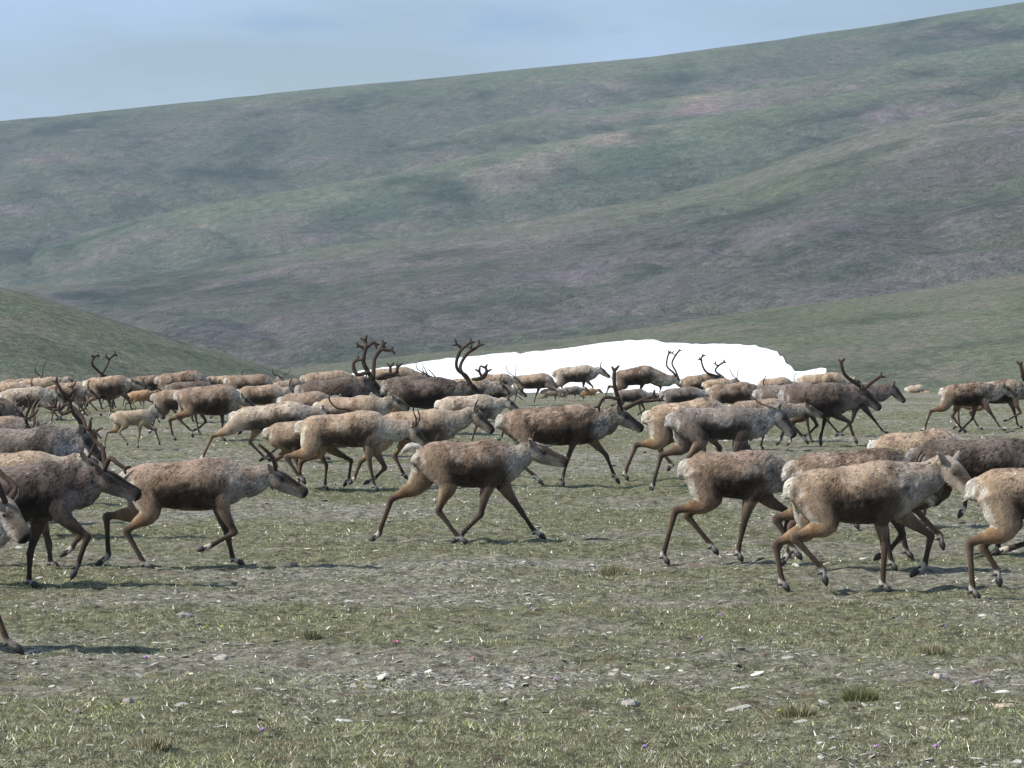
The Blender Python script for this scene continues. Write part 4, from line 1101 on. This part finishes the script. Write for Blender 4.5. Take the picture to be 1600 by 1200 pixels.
for px, py, r, h, c, lab in ROCKS:
    x, d = at_px(px, py)
    o = slabs(np.array([x]), np.array([d]), np.array([r]), np.array([h]), 'rock', np.array([c]), .12, 11, .1)
    for v in o.data.vertices: v.co -= Vector((x, d, 0))
    o.location = (x, d, 0); tag(o, lab, 'rock', 'stones lying on the tundra')

def tussock(px, py, r, h, n, mix, lab):
    x, d = at_px(px, py); z0 = float(ground_z(x, d)[0])
    a = RNG.uniform(0, 2 * np.pi, n); q = np.sqrt(RNG.random(n)) * r
    X = np.cos(a) * q; Y = np.sin(a) * q * .7; Z = h * .45 * (1 - (q / r) ** 2)
    hh = RNG.uniform(.5, 1, n) * h; out_ = RNG.uniform(.2, .9, n)
    B = np.stack([X, Y, Z], 1); wd = RNG.uniform(.0018, .0034, n); t = RNG.uniform(0, 6.28, n)
    W_ = np.stack([np.cos(t) * wd, np.sin(t) * wd, 0 * wd], 1)
    tip = B + np.stack([(X / r * .9 + RNG.normal(0, .3, n)) * hh * out_, (Y / r * .9 + RNG.normal(0, .3, n)) * hh * out_, hh], 1)
    V = np.stack([B - W_, B + W_, tip], 1).reshape(-1, 3)
    c1, c2 = np.array([.15, .16, .07]), np.array([.42, .37, .25])
    C = np.where(RNG.random(n)[:, None] < mix, c1, c2) * np.exp(RNG.normal(0, .25, n))[:, None]
    o = mesh_from('grass_tussock', V, np.arange(n * 3).reshape(-1, 3), M_GRASS, False, None, np.repeat(C, 3, 0))
    o.location = (x, d, z0); tag(o, lab, 'grass tussock', 'grass tussocks')
tussock(960, 896, .13, .085, 900, .55, 'rounded grass tussock below the gap between the lone trotter and the right group')
tussock(1246, 1120, .11, .06, 900, .45, 'mossy tussock with straw at lower right')
tussock(1455, 1022, .09, .07, 600, .25, 'straw coloured tuft standing below the tan caribou with the lifted forefoot')
tussock(484, 998, .08, .05, 500, .6, 'low olive tuft left of centre in the foreground')
tussock(238, 1176, .10, .06, 600, .3, 'dry tan tuft in the lower left corner')
tussock(1345, 1098, .10, .07, 900, .95, 'bright green tuft at lower right beside the mossy tussock')

def flower(px, py, col, size, lab, grp, cat='flower'):
    x, d = at_px(px, py); z0 = float(ground_z(x, d)[0])
    root = bpy.data.objects.new('wildflower', None); COL.objects.link(root); root.location = (x, d, z0); tag(root, lab, cat, grp)
    hgt = RNG.uniform(.035, .055); Vs = []
    v, f = tube([[0, 0, -.005], [.003, .001, hgt * .5], [0, 0, hgt]], [.0018, .0015, .0012], None, 6, 1)
    mesh_from('stem', v, f, M_GRASS, True, root, np.tile([.10, .13, .05], (len(v), 1)))
    ps = []
    for i in range(9 if size > .009 else 5):
        t = RNG.uniform(0, 6.28); e = RNG.uniform(0, 1.2); r = size
        dv = np.array([math.cos(t) * math.cos(e), math.sin(t) * math.cos(e), math.sin(e)])
        c0 = np.array([0, 0, hgt]); ps.append(tube([c0, c0 + dv * r * .6, c0 + dv * r * 1.3], [.002, r * .42, .0015], [.002, r * .42, .0015], 7, 2))
    v, f = join(ps); mesh_from('blossom', v, f, M_FLOWER, True, root, np.tile(col, (len(v), 1)) * RNG.uniform(.85, 1.15, (len(v), 1)))
PURPLE = [((228, 1043), 'purple flower just below the tip of the nearest caribou shadow at left'),
 ((831, 965), 'purple flower upper centre, straight below the outstretched forefoot of the lone trotter'),
 ((990, 966), 'purple flower a little below the rounded tussock right of centre'),
 ((1125, 973), 'purple flower between the rounded tussock and the right foreground pair'),
 ((870, 1076), 'bright purple flower alone in the lower centre of the grass'),
 ((1525, 1079), 'purple flower right of the cream stone at lower right'),
 ((1369, 1175), 'left one of two purple flowers low on the right by the bottom edge'),
 ((1463, 1175), 'right one of two purple flowers low on the right by the bottom edge'),
 ((1008, 1183), 'purple flower at the bottom edge right of centre, below the flat shaded stone'),
 ((1477, 993), 'purple flower just above right of the straw coloured tuft'),
 ((410, 1158), 'purple flower near the bottom edge left of centre'),
 ((1095, 1003), 'pale purple flower below the two flowers beside the rounded tussock')]
for p, lab in PURPLE: flower(*p, (.40, .24, .46), .013, lab, 'purple flowers in the grass')
for p, lab in [((741, 1050), 'deep pink flower in the centre foreground, left of the bright purple one'),
               ((893, 684), 'pink flower under the chest of the bull with ragged red-brown coat'),
               ((619, 1024), 'faint pink flower left of the deep pink one in the centre foreground')]:
    flower(*p, (.56, .17, .29), .013, lab, 'pink flowers in the grass')
for p in [(320, 984), (347, 982), (293, 1066), (165, 1119), (190, 1118), (217, 1122), (570, 1086), (1247, 1042), (1342, 1036), (1217, 1122), (1155, 1090), (862, 1009)]:
    flower(*p, (.70, .62, .10), .008, 'tiny yellow flower low in the tundra grass', 'yellow flowers in the grass')

# ------------------------------------------------------------------ air between here and the far hills
def haze():
    x0, x1, y0, y1, z0, z1 = -9000, 9500, -40, 7200, -75, 900
    V = [(x0, y0, z0), (x1, y0, z0), (x1, y1, z0), (x0, y1, z0), (x0, y0, z1), (x1, y0, z1), (x1, y1, z1), (x0, y1, z1)]
    Fq = [(0, 3, 2, 1), (4, 5, 6, 7), (0, 1, 5, 4), (1, 2, 6, 5), (2, 3, 7, 6), (3, 0, 4, 7)]
    m = bpy.data.materials.new('haze_air'); m.use_nodes = True; t = m.node_tree; t.nodes.clear()
    o_ = t.nodes.new('ShaderNodeOutputMaterial'); pv = t.nodes.new('ShaderNodeVolumePrincipled')
    pv.inputs['Color'].default_value = (0.72, 0.87, 1.0, 1); pv.inputs['Density'].default_value = 0.0001
    pv.inputs['Anisotropy'].default_value = 0.2
    t.links.new(pv.outputs[0], o_.inputs['Volume'])
    o = mesh_from('haze', V, Fq, m, False); tag(o, kind='stuff')
haze()
